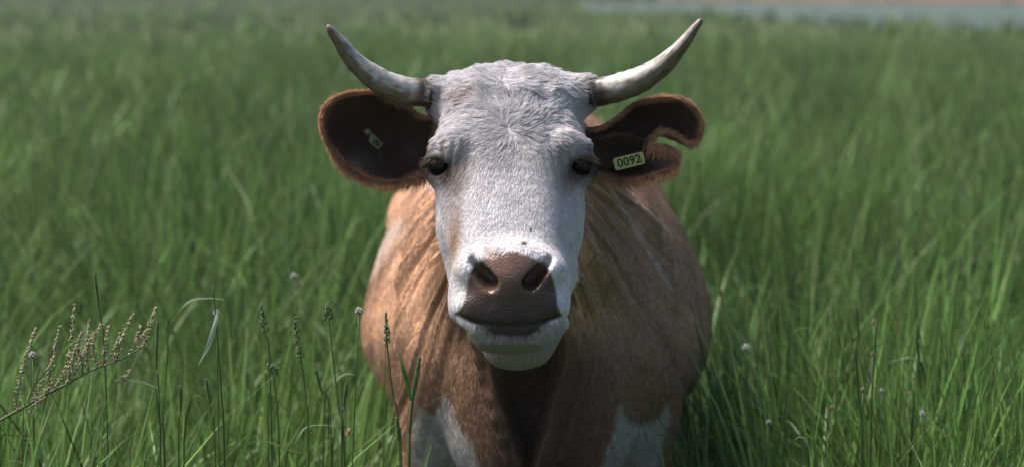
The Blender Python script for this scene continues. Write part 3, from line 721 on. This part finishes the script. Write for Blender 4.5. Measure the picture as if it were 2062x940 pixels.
ear_r = make_ear([(ERU, (1285, 262), lambda x: 3.985 + (x - 1180) / 225 * -.03, .055, 0), (ERL, (1270, 316), lambda x: 3.980 + (x - 1180) / 225 * -.03, .030, 0)], lambda px, py: np.exp(-((px - 1330) / 26) ** 2 - ((py - 312) / 20) ** 2) * 1.2)

def place_local(P, origin, ex, ey):
    ex, ey = nrm(np.array(ex, float)), None or nrm(np.array(ey, float)); ez = np.cross(ex, ey); return origin + P[:, :1] * ex + P[:, 1:2] * ey + P[:, 2:3] * ez
def rounded_plate(w_, h_, r, t, seg=5):
    pts = []
    for cx, cy, a0 in ((w_ / 2 - r, h_ / 2 - r, 0), (-w_ / 2 + r, h_ / 2 - r, 90), (-w_ / 2 + r, -h_ / 2 + r, 180), (w_ / 2 - r, -h_ / 2 + r, 270)):
        for q in range(seg + 1):
            a_ = math.radians(a0 + 90 * q / seg); pts.append((cx + r * math.cos(a_), cy + r * math.sin(a_)))
    pts = np.array(pts); n = len(pts)
    V_ = np.concatenate([np.c_[pts * .97, np.full(n, t / 2)], np.c_[pts, np.full(n, t / 4)], np.c_[pts, np.full(n, -t / 2)], [[0, 0, t / 2], [0, 0, -t / 2]]])
    j = np.arange(n); k = (j + 1) % n
    Q_ = np.concatenate([np.stack([j + n, k + n, k, j], 1), np.stack([j + 2 * n, k + 2 * n, k + n, j + n], 1)])
    T_ = np.concatenate([np.stack([j, k, np.full(n, 3 * n)], 1), np.stack([k + 2 * n, j + 2 * n, np.full(n, 3 * n + 1)], 1)])
    return V_, Q_, T_
def text_mesh(s, size):
    cu = bpy.data.curves.new('txt', 'FONT'); cu.body = s; cu.size = size; cu.align_x = 'CENTER'; cu.align_y = 'CENTER'; cu.extrude = .0003; cu.offset = .0003; cu.resolution_u = 3
    o = bpy.data.objects.new('txt', cu); COL.objects.link(o); bpy.context.view_layer.update()
    me = o.to_mesh(); Vt = np.array([v.co[:] for v in me.vertices]); me.calc_loop_triangles(); Tt = np.array([t.vertices[:] for t in me.loop_triangles])
    o.to_mesh_clear(); bpy.data.objects.remove(o); bpy.data.curves.remove(cu); return Vt, Tt
# right tag with its number
def tag_mesh(name, parent, centre, ang, yaw, w_, h_, text, size, tc_=(.33, .36, .13)):
    mb = MB(); ex = np.array([math.cos(ang) * math.cos(yaw), math.sin(yaw), math.sin(ang)]); ey = np.array([-math.sin(ang), 0, math.cos(ang)]); ey = ey - ex * (ex @ ey) / (ex @ ex)
    Vp, Qp, Tp = rounded_plate(w_, h_, .004, .0022); mb.add(place_local(Vp, centre, ex, ey), Qp, Tp, tc_, 0)
    Vt, Tt = text_mesh(text, size); Vt[:, 2] = Vt[:, 2] + .0014; mb.add(place_local(Vt, centre, ex, ey), None, Tt, (0, 0, 0), 1)
    # rivet
    rv, rq, rt_ = rounded_plate(.006, .006, .0029, .002); rv[:, 0] += w_ / 2 - .0055; rv[:, 1] -= h_ * .12; rv[:, 2] += .0016; mb.add(place_local(rv, centre, ex, ey), rq, rt_, np.array(tc_) * .6, 0)
    o = mb.build(name, [M_tag, M_print], None, smooth=False); o.data.transform(__import__('mathutils').Matrix.Translation(Vector(-COWLOC))); o.parent = parent; return o
t_r = tag_mesh('ear_tag', ear_r, W(1267, 325, 3.955), math.radians(13.5), 0, .054, .0215, '0092', .0215)
t_r['label'] = 'pale yellow ear tag reading 0092'
t_l = tag_mesh('ear_tag', ear_l, W(757, 287, 3.985), math.radians(-38), .75, .030, .015, '00', .013, (.13, .15, .08))
t_l['label'] = 'small folded pale green ear tag seen edge on'
mb = MB(); mb.blob(W(741, 266, 3.985), (.007, .004, .006), (.11, .11, .07), nu=10, nv=6); mb.blob(W(748, 277, 3.987), (.005, .004, .009), (.11, .12, .07), nu=8, nv=6)
o = mb.build('tag_stud', M_tag, None); o.data.transform(__import__('mathutils').Matrix.Translation(Vector(-COWLOC))); o.parent = ear_l
print('ears', time.time() - T0)

# ------------------------------------------------------------------ meadow grass
def blades(n_, y0, y1, hmin, hmax, wid, segs, margin, seed, dens_noise=1.5):
    r = np.random.default_rng(seed)
    Y = np.sqrt(r.uniform(y0 ** 2, y1 ** 2, n_)); X = r.uniform(-1, 1, n_) * (Y * .235 + margin)
    nc = max(n_ // 30, 10); Yc = np.sqrt(r.uniform(y0 ** 2, y1 ** 2, nc)); Xc = r.uniform(-1, 1, nc) * (Yc * .235 + margin)
    ci = r.integers(0, nc, n_); tus = r.random(n_) < .62; spread = .045 * (1 + (y0 / 14)); off = r.normal(0, spread, (n_, 2))
    X = np.where(tus, Xc[ci] + off[:, 0], X); Y = np.where(tus, Yc[ci] + off[:, 1], Y); taz = np.arctan2(off[:, 1], off[:, 0])
    th_ = np.where(tus, r.uniform(.62, 1.25, nc)[ci], 1.0); tb_ = np.where(tus, r.uniform(.45, 1.35, nc)[ci], .8)
    P = np.stack([X, Y, X * 0], 1)
    dn = noise(P, dens_noise, 71) * .6 + noise(P, dens_noise * 3.3, 72) * .4
    keep = r.random(n_) < .11 + 1.0 * sm(.36, .60, dn)
    # nothing grows through the cow's trunk and legs; trampled and grazed before her
    inbody = (np.abs(P[:, 0] - .05) < .30) & (P[:, 1] > 4.40) & (P[:, 1] < 6.5)
    taz, tus, th_, tb_ = taz[keep], tus[keep], th_[keep], tb_[keep]; P = P[keep]; inbody = inbody[keep]; n_ = len(P); dn = dn[keep]
    P[:, 2] = ground_z(P)
    hgt = r.uniform(hmin, hmax, n_) * th_ * (.40 + 1.12 * (noise(P, 1.0, 73) * .55 + noise(P, 3.3, 75) * .45)); hgt = np.minimum(hgt, .88 + .10 * r.random(n_)); hgt = np.where(inbody, np.minimum(hgt, .38), hgt)
    fr = (np.abs(P[:, 0] - .06) < .62) & (P[:, 1] <= 4.45) & (P[:, 1] > 2); hgt = np.where(fr, np.minimum(hgt, .46 + .9 * np.maximum(0, np.abs(P[:, 0] - .06) - .27)), hgt)
    barrel_ = (np.abs(P[:, 0] - .05) < .50) & (P[:, 1] > 4.6) & (P[:, 1] < 6.3); hgt = np.where(barrel_, np.minimum(hgt, np.where(np.abs(P[:, 0] - .05) > .33, .76, .52)), hgt)
    az = r.uniform(0, 2 * math.pi, n_) * .65 + noise(P, 1.7, 77) * 9; az = np.where(tus, taz + r.normal(0, .5, n_), az); lean = np.abs(r.normal(0, .22, n_)) + .05; curl = np.abs(r.normal(0, .9, n_)) * r.choice([.3, 1, 2.3], n_, p=[.36, .34, .30])
    dirh = np.stack([np.cos(az), np.sin(az), az * 0], 1)
    t = np.linspace(0, 1, segs + 1)
    ang = lean[:, None] + curl[:, None] * t[None] ** 2.2          # angle from vertical along the blade
    ang = np.minimum(ang, 2.5)
    stp = (hgt * 1.12 / segs)[:, None]
    dx_ = np.concatenate([np.zeros((n_, 1)), np.cumsum(np.sin(ang[:, 1:]) * stp, 1)], 1); dz_ = np.concatenate([np.zeros((n_, 1)), np.cumsum(np.cos(ang[:, 1:]) * stp, 1)], 1)
    C = P[:, None] + dirh[:, None] * dx_[:, :, None] + np.array([0, 0, 1.]) * dz_[:, :, None]
    wb = wid * r.uniform(.5, 1.35, n_); wt_ = np.sin(np.clip(t * .92 + .18, 0, 1) * math.pi) ** .6; wt_[-1] = .04
    tw = r.uniform(-1.2, 1.2, n_); sx_ = np.stack([-np.sin(az + tw), np.cos(az + tw), az * 0], 1)
    hw_ = (wb[:, None] * wt_[None] / 2)[:, :, None] * sx_[:, None]
    VV = np.stack([C - hw_, C + hw_], 2).reshape(n_, -1, 3); m = 2 * (segs + 1)
    base = (np.arange(n_) * m)[:, None] + (2 * np.arange(segs))[None]
    QQ = np.stack([base, base + 1, base + 3, base + 2], -1).reshape(-1, 4)
    hue = noise(P, .35, 74); hv = r.random(n_)
    g1, g2, g3 = np.array([.036, .088, .020]), np.array([.160, .295, .078]), np.array([.25, .355, .15])
    c = g1 + (g2 - g1) * np.clip(hv * .7 + .9 * (noise(P, 1.3, 76) - .35), 0, 1)[:, None]; c = mix(c, g3, sm(.45, .8, hue) * .5 * r.random(n_)); c = mix(c, np.array([.17, .16, .08]), (r.random(n_) < .04) * .7)
    cc = np.repeat(c * tb_[:, None], m, 0); cc = cc * np.tile(np.repeat(.36 + .64 * sm(.15, .8, t), 2), n_)[:, None]  # blade bases painted darker, shade deep in the grass put into the tint
    return VV.reshape(-1, 3), QQ, cc
zones = [(5200, 3.75, 5.6, .70, .98, .0085, 9, .6, 100, 2.2), (2200, 3.8, 5.4, .72, .95, .012, 9, .6, 107, 2.2), (34000, 3.35, 7.0, .42, .86, .0105, 8, 1.0, 101, 1.5), (62000, 7.0, 16.0, .45, .85, 0.011, 4, 1.6, 102, 1.0),
         (75000, 16.0, 45.0, .42, .82, .020, 3, 3.0, 103, .45), (90000, 45.0, 300.0, .40, .75, .075, 2, 6.0, 104, .12)]
Vg, Qg, Cg, n_ = [], [], [], 0
soil_poly = [g(1330, 4)[:2], g(2600, 16)[:2], g(2600, -26)[:2], g(1330, -26)[:2]]
road_poly = [g(1180, 28)[:2], g(2600, 84)[:2], g(2600, 17)[:2], g(1180, 5)[:2]]
for z in zones:
    v, q, c = blades(*z)
    if z[1] > 40:
        pb = v[q[:, 0]]; ok = (poly_sd(pb[:, 0], pb[:, 1], road_poly) > 1.0) & (poly_sd(pb[:, 0], pb[:, 1], soil_poly) > 0); q = q[ok]
    Vg.append(v); Qg.append(q + n_); Cg.append(c); n_ += len(v)
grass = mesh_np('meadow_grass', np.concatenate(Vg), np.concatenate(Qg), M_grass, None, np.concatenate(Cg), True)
props(grass, 'tall green meadow grass covering the whole field around the cow', 'grass', None, 'stuff')
# overgrown hedge along the far edge of the meadow
hr = np.random.default_rng(5); nH = 16000
hx = hr.uniform(-70, 11, nH); hh = 3.4 + 1.6 * n1(hx * .35 + 90, 4) + .8 * n1(hx * 1.3 + 20, 5); hP = np.stack([hx, 172 + hx * .12 + hr.normal(0, .7, nH), hh * hr.random(nH) ** .7], 1)
d1 = nrm(hr.normal(0, 1, (nH, 3))); d2 = nrm(np.cross(d1, hr.normal(0, 1, (nH, 3)))); sz = hr.uniform(.12, .30, (nH, 1))
Vh = np.stack([hP - d1 * sz, hP - d2 * sz * .5, hP + d1 * sz, hP + d2 * sz * .5], 1).reshape(-1, 3)
hedge = empty('hedge', (-30, 170, 0)); props(hedge, 'long dark green hedge blurred along the top left edge of the meadow', 'hedge')
hf = mesh_np('foliage', Vh - np.array([-30, 170, 0]), np.arange(nH * 4).reshape(-1, 4), M_grass, hedge, np.repeat(np.array([.05, .085, .03]) * hr.uniform(.5, 1.4, (nH, 1)), 4, 0)); hf['kind'] = 'stuff'
mb = MB()
for x_ in np.arange(-68, 10, 2.2):
    b0 = np.array([x_, 172 + x_ * .12, 0]); mb.tube(curve_pts([b0, b0 + [.2, 0, 1.2], b0 + [hr.normal(0, .4), 0, 2.8]], 6), np.linspace(.07, .02, 6), 6, (.10, .08, .06))
mb.build('stems', M_plant, hedge)['kind'] = 'stuff'
print('grass', n_, time.time() - T0)

# ------------------------------------------------------------------ single plants in the foreground
GREEN = np.array([.075, .14, .035]); DGREEN = np.array([.035, .075, .022]); PALE = np.array([.24, .30, .16])
def root_of(px, Y): p = W(px, 900, Y); p[2] = 0; return p
def stem_path(pts, Y, rootpx=None):
    P = [W(a, b_, Y) for a, b_ in pts]; last = P[-1]
    base = np.array([last[0] + (0 if rootpx is None else (rootpx - pts[-1][0]) / FPX * Y), Y + .02, 0.0]); P.append(base); return curve_pts(P, 16)
def seed_head(mb, a, b_, rad, kind, Y):
    "spike of small seeds from top a to bottom b_"
    A, B = W(*a, Y), W(*b_, Y); L_ = np.linalg.norm(A - B); ax = nrm(A - B)
    if kind == 'timothy':
        n = int(L_ / .0022)
        for q in range(n):
            t = q / n; c0 = B + (A - B) * t
            for th in np.arange(4) * 1.57 + q * .8:
                o_ = np.array([math.cos(th), math.sin(th), 0]) * rad * (.75 * math.sin(math.pi * (.12 + .83 * t)) ** .5)
                mb.blob(c0 + o_, (.0011, .0011, .0022), DGREEN * rng.uniform(1.2, 3.2) + [.01, .01, .008], axis=ax + o_ * 120, nu=4, nv=3)
    else:
        n = 10 if kind == 'cocksfoot' else 7
        for q in range(n):
            t = q / n; c0 = B + (A - B) * t; sg = 1 if q % 2 else -1; out = rad * (1.25 - t) * rng.uniform(.7, 1.3)
            for e in range(9):
                p = c0 + np.array([sg * out * rng.random(), rng.normal(0, .003), rng.uniform(-.003, .007)])
                mb.blob(p, (.0012, .0012, .0034), mix(DGREEN[None] * 1.6, PALE, [rng.random() * .8])[0], axis=(sg * .5, 0, 1), nu=4, nv=3)
def seed_stem(name, label, pts, head, rad, kind, Y, group, leaf=None, rootpx=None, sr=.0012):
    P = stem_path(pts, Y, rootpx); loc = P[-1].copy(); t = empty(name, loc); props(t, label, 'grass', group)
    mb = MB(); mb.tube(P, np.linspace(sr * .7, sr * 1.5, len(P)), 6, mix(np.tile(DGREEN, (len(P), 1)), GREEN, np.linspace(0, 1, len(P)))); mb.build('stem', M_plant, t)
    if head: mb = MB(); seed_head(mb, head[0], head[1], rad, kind, Y); mb.build('seed_head', M_plant, t)
    for lf in (leaf or []):
        mb = MB(); LPp = curve_pts([W(a, b_, Y + dy) for a, b_, dy in lf[0]], 14); u = np.linspace(0, 1, 14)
        side = nrm(np.cross(np.gradient(LPp, axis=0), [.2, .55, .8])); wv = lf[1] * np.maximum(np.sin(math.pi * np.clip(u * .85 + .15, 0, 1)) ** .7, .03)
        mb.ribbon(LPp, wv, side, np.array(lf[2])); mb.build('leaf', M_grass, t)
    return t
GS = 'grass stems with seed heads in the foreground'
LG = (.09, .17, .045); LP_ = (.30, .36, .26)
seed_stem('grass_plant', 'pale narrow seed spike high in the grass above the pinkish sorrel', [(190, 548), (198, 612), (214, 800)], ((190, 548), (198, 611)), .0028, 'timothy', 4.1, GS)
seed_stem('grass_plant', 'thin stem with narrow seed head just right of the pink sorrel tips', [(316, 646), (314, 740), (322, 860)], ((317, 648), (314, 738)), .0026, 'timothy', 4.0, GS)
seed_stem('grass_plant', 'stem ending in a sharply bent pale leaf below the sorrel', [(313, 780), (322, 850), (332, 940)], None, 0, '', 3.95, GS, [([(313, 781, 0), (290, 772, .0), (262, 767, .01), (236, 766, .02)], .009, LP_)], sr=.0017)
seed_stem('grass_plant', 'tall dark bare stem crossed by a pale hanging leaf left of centre', [(429, 574), (436, 660), (446, 800), (452, 940)], None, 0, '', 4.0, GS, [([(437, 622, 0), (432, 655, -.01), (418, 700, -.02), (398, 737, -.03)], .008, LP_)], sr=.0016)
seed_stem('grass_plant', 'clustered seed head on a stem midway between sorrel and cow', [(524, 612), (533, 668), (545, 800)], ((524, 612), (534, 672)), .006, 'cocksfoot', 4.1, GS)
seed_stem('grass_plant', 'darkest and longest clustered seed head left of the cow', [(591, 640), (602, 700), (616, 800), (622, 940)], ((592, 640), (606, 722)), .0065, 'cocksfoot', 4.0, GS)
seed_stem('grass_plant', 'open branching seed head left of the cow with side tufts', [(659, 610), (668, 700), (682, 820), (694, 940)], ((659, 612), (662, 648)), .010, 'cocksfoot', 4.05, GS)
seed_stem('grass_plant', 'short seed spike on the low stem under the arched pale leaf', [(362, 776), (364, 830), (360, 940)], ((363, 776), (364, 822)), .003, 'timothy', 3.95, GS)
seed_stem('grass_plant', 'narrow green spike between two arching leaves at the lower left', [(414, 762), (424, 830), (434, 940)], ((414, 762), (422, 806)), .0032, 'timothy', 3.95, GS)
seed_stem('grass_plant', 'leaning narrow spike low in the grass left of the cow', [(634, 742), (646, 785), (668, 900)], ((634, 742), (646, 784)), .003, 'timothy', 4.05, GS)
seed_stem('grass_plant', 'small upright spike low beside the cow\'s left flank edge', [(698, 772), (693, 815), (688, 930)], ((698, 772), (693, 812)), .003, 'timothy', 4.05, GS)
seed_stem('grass_plant', 'dark seed head standing out against the tan belly of the cow', [(776, 630), (780, 700), (790, 790), (806, 940)], ((776, 632), (780, 692)), .0045, 'cocksfoot', 3.95, GS, sr=.0014)
seed_stem('grass_plant', 'thick green seed spike and leaf before the cow\'s front leg', [(846, 718), (832, 800), (825, 870), (824, 960)], ((846, 718), (831, 800)), .0042, 'timothy', 3.85, GS, [([(826, 806, 0), (818, 770, .0), (808, 735, .0), (800, 704, .01)], .0095, (.05, .15, .03))], sr=.0022)
seed_stem('grass_plant', 'short green spike beside the thick one at the cow\'s front leg', [(798, 838), (803, 880), (808, 950)], ((798, 838), (803, 884)), .0035, 'timothy', 3.85, GS)
seed_stem('grass_plant', 'small bent seed tuft floating between the two clustered heads', [(548, 745), (556, 800), (562, 930)], ((536, 738), (560, 750)), .003, 'cocksfoot', 4.1, GS)
seed_stem('grass_plant', 'dark upright bare stem in the grass right of the cow', [(1722, 690), (1728, 800), (1736, 950)], ((1722, 688), (1725, 712)), .002, 'timothy', 4.0, GS, sr=.0022)
seed_stem('grass_plant', 'slim dark stem just right of the thicker bare one', [(1765, 655), (1760, 740), (1752, 900)], ((1765, 652), (1763, 676)), .002, 'timothy', 4.1, GS, sr=.0015)
seed_stem('grass_plant', 'lone dark stem in the shaded grass near the cow\'s right side', [(1580, 810), (1578, 870), (1576, 960)], ((1580, 810), (1579, 836)), .002, 'timothy', 4.0, GS, sr=.0016)
seed_stem('grass_plant', 'tall stem bending right behind the arched blade near centre left', [(660, 832), (663, 880), (668, 960)], None, 0, '', 3.95, GS, [([(662, 833, 0), (690, 836, .01), (705, 846, .02)], .004, LG)], sr=.0018)

AB = 'arching grass blades in the foreground'
def blade_thing(label, pts, wid, col, Y, rootpx):
    P0 = [W(a, b_, Y + dy) for a, b_, dy in pts]; base = np.array([P0[-1][0] + (rootpx - pts[-1][0]) / FPX * Y * .4, Y, 0.]); dv = P0[-1] - P0[-2]
    P0.append(P0[-1] + np.array([dv[0] * .35, 0, -.12])); P = curve_pts(P0 + [base], 30)
    mb = MB(); u = np.linspace(0, 1, 30); side = nrm(np.cross(np.gradient(P, axis=0), [.15, .5, .85])); wv = wid * np.clip(np.sin(math.pi * np.clip(u * .72 + .02, 0, 1)) ** .6, .04, 1)
    t = empty('grass_plant', base); u2 = sm(.30, .55, u)[:, None]
    mb.ribbon(P, wv * .8 * (1 - .6 * sm(.35, .8, u)), side, np.array(col) * (1 - u2) + np.array([.05, .10, .025]) * u2); o = mb.build('blade', M_grass, t); COL.objects.unlink(o)  # pale gloss of the arch painted into the tint, green below
    o.parent = None; o.location = base; COL.objects.link(o); bpy.data.objects.remove(t); o.name = 'grass_plant'; props(o, label, 'grass', AB); return o
MG = (.14, .22, .09)
blade_thing('pale blade arching to the right above the dark bare stem', [(452, 603, 0), (420, 601, 0), (385, 606, 0), (360, 628, 0), (338, 660, 0)], .010, LP_, 4.4, 110)
blade_thing('folded bright blade bent sharply over low in the left grass', [(440, 860, 0), (425, 838, 0), (408, 806, 0), (392, 797, 0), (382, 820, 0), (372, 870, 0)], .011, MG, 4.0, 350)
blade_thing('low wide blade arching over the bottom edge left of centre', [(610, 912, 0), (580, 905, 0), (540, 890, 0), (505, 892, 0), (474, 922, 0)], .010, MG, 3.95, 452)
blade_thing('blade bent level to the right at the bottom near the cow', [(676, 857, 0), (640, 856, 0), (612, 864, 0), (592, 895, 0), (578, 915, 0)], .008, LP_, 4.0, 560)
blade_thing('straight blade slanting up to the right before the cow leg', [(787, 848, 0), (760, 872, 0), (730, 900, 0), (698, 934, 0)], .008, MG, 3.85, 640)
blade_thing('blade arching in from the bottom left corner', [(120, 925, 0), (90, 905, 0), (55, 885, 0), (25, 878, 0), (0, 890, 0)], .011, MG, 3.95, -60)
blade_thing('curled blade tip lying along the bottom left edge', [(60, 940, 0), (40, 930, 0), (18, 930, 0), (0, 942, 0)], .009, MG, 3.9, -30)
blade_thing('long thin blade slanting across the middle of the left grass', [(644, 905, 0), (610, 865, 0), (575, 825, 0), (545, 795, 0), (541, 812, 0)], .007, MG, 4.05, 556)
blade_thing('blade leaning right with drooping tip by the cow flank', [(716, 755, 0), (700, 753, 0), (684, 760, 0), (668, 778, 0), (655, 800, 0)], .009, LP_, 4.3, 620)
blade_thing('pale curved blade end glinting right of the cow', [(1940, 672, 0), (1934, 688, 0), (1936, 704, 0), (1942, 740, 0)], .010, LP_, 4.6, 1950)
blade_thing('blade arching left above the grass right of the cow', [(1640, 662, 0), (1620, 660, 0), (1600, 668, 0), (1588, 700, 0)], .008, MG, 4.8, 1570)
blade_thing('wide blade leaning over to the left near the orange flowers', [(1700, 618, 0), (1715, 617, 0), (1725, 625, 0), (1728, 680, 0)], .010, MG, 5.0, 1732)
blade_thing('arching blade at the far right grass clump', [(1790, 730, 0), (1815, 723, 0), (1838, 722, 0), (1858, 745, 0)], .009, LP_, 4.6, 1880)
blade_thing('small arched blade glinting near the bottom on the right side', [(1600, 885, 0), (1612, 880, 0), (1622, 890, 0), (1628, 930, 0)], .008, LP_, 4.1, 1632)
blade_thing('sorrel-side blade leaning across the pink spikes', [(200, 660, 0), (170, 680, 0), (140, 694, 0), (110, 730, 0), (60, 800, 0)], .007, MG, 3.9, -10)

# ------------------------------------------------------------------ sorrel with pinkish flower spikes
YS = 3.95
main = curve_pts([W(-30, 870, YS), W(60, 812, YS), W(130, 775, YS), W(185, 745, YS), W(245, 722, YS), W(300, 690, YS)], 30)
rootp = np.array([W(-140, 900, YS)[0], YS, 0.]); sor = empty('sorrel_plant', rootp)
props(sor, 'leaning sorrel plant with pinkish flower spikes at the left edge of the grass', 'sorrel')
mb = MB(); P = curve_pts([W(300, 690, YS), W(245, 722, YS), W(185, 745, YS), W(130, 775, YS), W(60, 812, YS), W(-30, 870, YS), W(-90, 960, YS), rootp], 44)
mb.tube(P, np.linspace(.0012, .0034, 44), 7, np.tile([.10, .13, .05], (44, 1))); mb.build('stem', M_plant, sor)
spikes = [((150, 612), (128, 775)), ((122, 655), (96, 795)), ((72, 660), (30, 828)), ((206, 650), (150, 755)), ((180, 640), (178, 745)), ((219, 655), (208, 735)), ((270, 628), (236, 722)), ((284, 655), (262, 712)), ((314, 618), (290, 694)), ((243, 668), (225, 728)), ((300, 662), (278, 702)), ((155, 700), (166, 752)), ((185, 690), (196, 740)), ((262, 742), (232, 768)), ((90, 800), (60, 835)), ((135, 735), (112, 780)), ((100, 735), (60, 812)), ((165, 668), (140, 768))]
for (a, b_) in spikes:
    mb = MB(); dY = rng.uniform(-.04, .04); A, B = W(*a, YS + dY), W(*b_, YS); P = curve_pts([B, (A + B) / 2 + rng.normal(0, .003, 3), A], 16)
    mb.tube(P, np.linspace(.0012, .0005, 16), 5, (.12, .14, .06)); L_ = np.linalg.norm(A - B)
    for q in range(int(L_ / .0008)):
        t = rng.random() ** .8; i = min(int(t * 15), 14); c0 = P[i] + (P[i + 1] - P[i]) * (t * 15 - i); ro = .0068 * (1.1 - t) + .0012
        whorl = .5 + .5 * math.sin(t * L_ / .0095 * 6.28)
        if rng.random() > .35 + .65 * whorl: continue
        th = rng.random() * 6.28; p = c0 + np.array([math.cos(th), math.sin(th), rng.normal(0, .3)]) * ro * rng.uniform(.4, 1)
        col = [(.42, .27, .20), (.26, .34, .16), (.38, .40, .24), (.44, .33, .24)][rng.integers(4)]
        mb.blob(p, rng.uniform(.0013, .0025) * np.ones(3), np.array(col) * rng.uniform(.7, 1.2), nu=5, nv=3)
    mb.build('flower_spike', M_plant, sor)

# small flowers
def small_flower(label, px, py, Y, col, cat, group, size=.006, down=None):
    top = W(px, py, Y); base = np.array([top[0] + rng.uniform(-.03, .03), Y, 0.]); t = empty(cat, base); props(t, label, 'flower', group)
    mb = MB(); P = curve_pts([top, (top + base) / 2 + [rng.uniform(-.02, .02), 0, 0], base], 10); mb.tube(P, .0011, 5, GREEN * .7); mb.build('stalk', M_plant, t)
    mb = MB()
    for q in range(14):
        th = q * 2.4; z = 1 - q / 9; o_ = np.array([math.cos(th) * math.sqrt(max(0, 1 - z * z)), math.sin(th) * math.sqrt(max(0, 1 - z * z)), z]) * size * .8
        mb.blob(top + o_ * .7, (size * .22, size * .22, size * .5), np.array(col) * rng.uniform(.8, 1.15), axis=o_, nu=5, nv=4)
    mb.build('blossom', M_plant, t); return t
WF, OF = 'small white flowers in the grass', 'small orange flowers in the grass'
Wc, Oc = (.34, .36, .37), (.28, .17, .11)
small_flower('white flower head on a stem against the edge of the belly', 723, 626, 3.95, Wc, 'white_flower', WF, .008)
small_flower('blurred white flower in the grass left of the cow\'s flank', 592, 556, 5.2, Wc, 'white_flower', WF, .009)
small_flower('white flower just below the blurred one left of the flank', 601, 573, 5.2, Wc, 'white_flower', WF, .007)
small_flower('small white flower near the sorrel plant\'s left spikes', 66, 715, 4.1, Wc, 'white_flower', WF, .008)
small_flower('pale flower head where the hanging leaf meets the dark stem', 436, 630, 4.05, Wc, 'white_flower', WF, .007)
small_flower('white flower low in the grass at the lower right', 1858, 833, 4.3, Wc, 'white_flower', WF, .007)
small_flower('white flower in the shaded grass near the cow\'s right leg', 1548, 850, 4.3, Wc, 'white_flower', WF, .006)
small_flower('pale flower beside the arched blade right of the belly', 1502, 701, 4.8, Wc, 'white_flower', WF, .010)
small_flower('tiny white flower among the low grass near the orange ones', 1776, 786, 4.4, Wc, 'white_flower', WF, .005)
small_flower('orange flower at the tip of the slim dark stem on the right', 1760, 648, 4.5, Oc, 'orange_flower', OF, .006)
small_flower('orange flower halfway down beside the slim dark stem', 1757, 712, 4.4, Oc, 'orange_flower', OF, .0045)
small_flower('orange flower left of the dark bare stem on the right', 1676, 820, 4.3, Oc, 'orange_flower', OF, .006)
small_flower('dull orange flower touching the dark bare stem', 1738, 784, 4.3, Oc, 'orange_flower', OF, .005)
small_flower('rightmost of the small orange flowers', 1830, 792, 4.3, Oc, 'orange_flower', OF, .004)
small_flower('orange flower low beside the cow\'s flank at lower left', 704, 872, 4.4, Oc, 'orange_flower', OF, .010)

# leafy vetch by the right leg
def vetch(px, py, Y, label, n=9):
    base = W(px, py, Y); base[2] = 0; t = empty('leafy_plant', base); props(t, label, 'plant', 'low leafy plants by the cow')
    mb = MB(); lf = MB()
    for s in range(n):
        tip = W(px + rng.uniform(-50, 50), py + rng.uniform(-45, 50), Y + rng.uniform(-.1, .1)); P = curve_pts([base + rng.normal(0, .02, 3) * [1, 1, 0], (base + tip) / 2 + rng.normal(0, .04, 3), tip], 12); mb.tube(P, .0013, 5, GREEN)
        for i in range(4, 12):
            for sg in (-1, 1):
                p = P[i]; d = nrm(np.array([sg * 1., rng.normal(0, .5), rng.uniform(-.1, .5)])); L_ = rng.uniform(.014, .024)
                lf.ribbon(np.array([p, p + d * L_ * .35, p + d * L_ * .7, p + d * L_]), L_ * np.array([.1, .42, .38, .05]), nrm(np.cross(d, [0, .3, 1])), GREEN * rng.uniform(.8, 1.7), .15)
    mb.build('stem', M_plant, t); o = lf.build('leaves', M_grass, t); o['kind'] = 'stuff'
vetch(1420, 890, 4.5, 'low leafy plant beside the cow\'s right front leg')
vetch(1378, 868, 4.45, 'smaller leafy plant touching the cow\'s right leg', 5)

# flies on the hide
def fly(px, py, label):
    qx, qy = proj(V); d = np.hypot(qx - px, qy - py) + 1000 * (Nv[:, 1] > 0); d += (V[:, 1] - 3.6) * 1; i = int(np.argmin(d)); p = V[i] + Nv[i] * .010
    t = empty('fly', p); props(t, label, 'fly', 'flies on the cow'); mb = MB(); ax = nrm(np.cross(Nv[i], [0, .3, 1.])); mb.blob(p, (.0022, .0022, .0045), axis=ax, nu=8, nv=6); mb.blob(p + ax * .005, (.0018,) * 3, nu=6, nv=5); mb.build('body', M_fly, t)
    mb = MB(); 
    for s in (-1, 1):
        sd = nrm(np.cross(ax, Nv[i])) * s; mb.ribbon(np.array([p, p - ax * .004 + sd * .002, p - ax * .008 + sd * .003]), np.array([.001, .003, .0015]), sd, (1, 1, 1), .05)
    mb.build('wings', M_fly, t)
fly(1317, 419, 'fly on the cow\'s shoulder right of the face')
fly(878, 601, 'fly on the neck left of the cow\'s muzzle')
# pale summer air over the meadow
mz = bpy.data.materials.new('haze_air'); mz.use_nodes = True; hn = mz.node_tree; hn.nodes.clear()
pv = hn.nodes.new('ShaderNodeVolumePrincipled'); pv.inputs['Color'].default_value = (.86, .92, .90, 1); pv.inputs['Density'].default_value = .0007; pv.inputs['Anisotropy'].default_value = .2
ho = hn.nodes.new('ShaderNodeOutputMaterial'); hn.links.new(pv.outputs[0], ho.inputs['Volume'])
hb = MB(); X0, X1, Y0, Y1, Z0, Z1 = -2600, 2600, -500, 4200, -1.2, 2.6
Vh = np.array([[x, y, z] for x in (X0, X1) for y in (Y0, Y1) for z in (Z0, Z1)], float)
hz = mesh_np('haze', Vh, np.array([[0, 1, 3, 2], [4, 6, 7, 5], [0, 4, 5, 1], [2, 3, 7, 6], [0, 2, 6, 4], [1, 5, 7, 3]]), mz, smooth=False); props(hz, kind='stuff')
print('done', time.time() - T0)
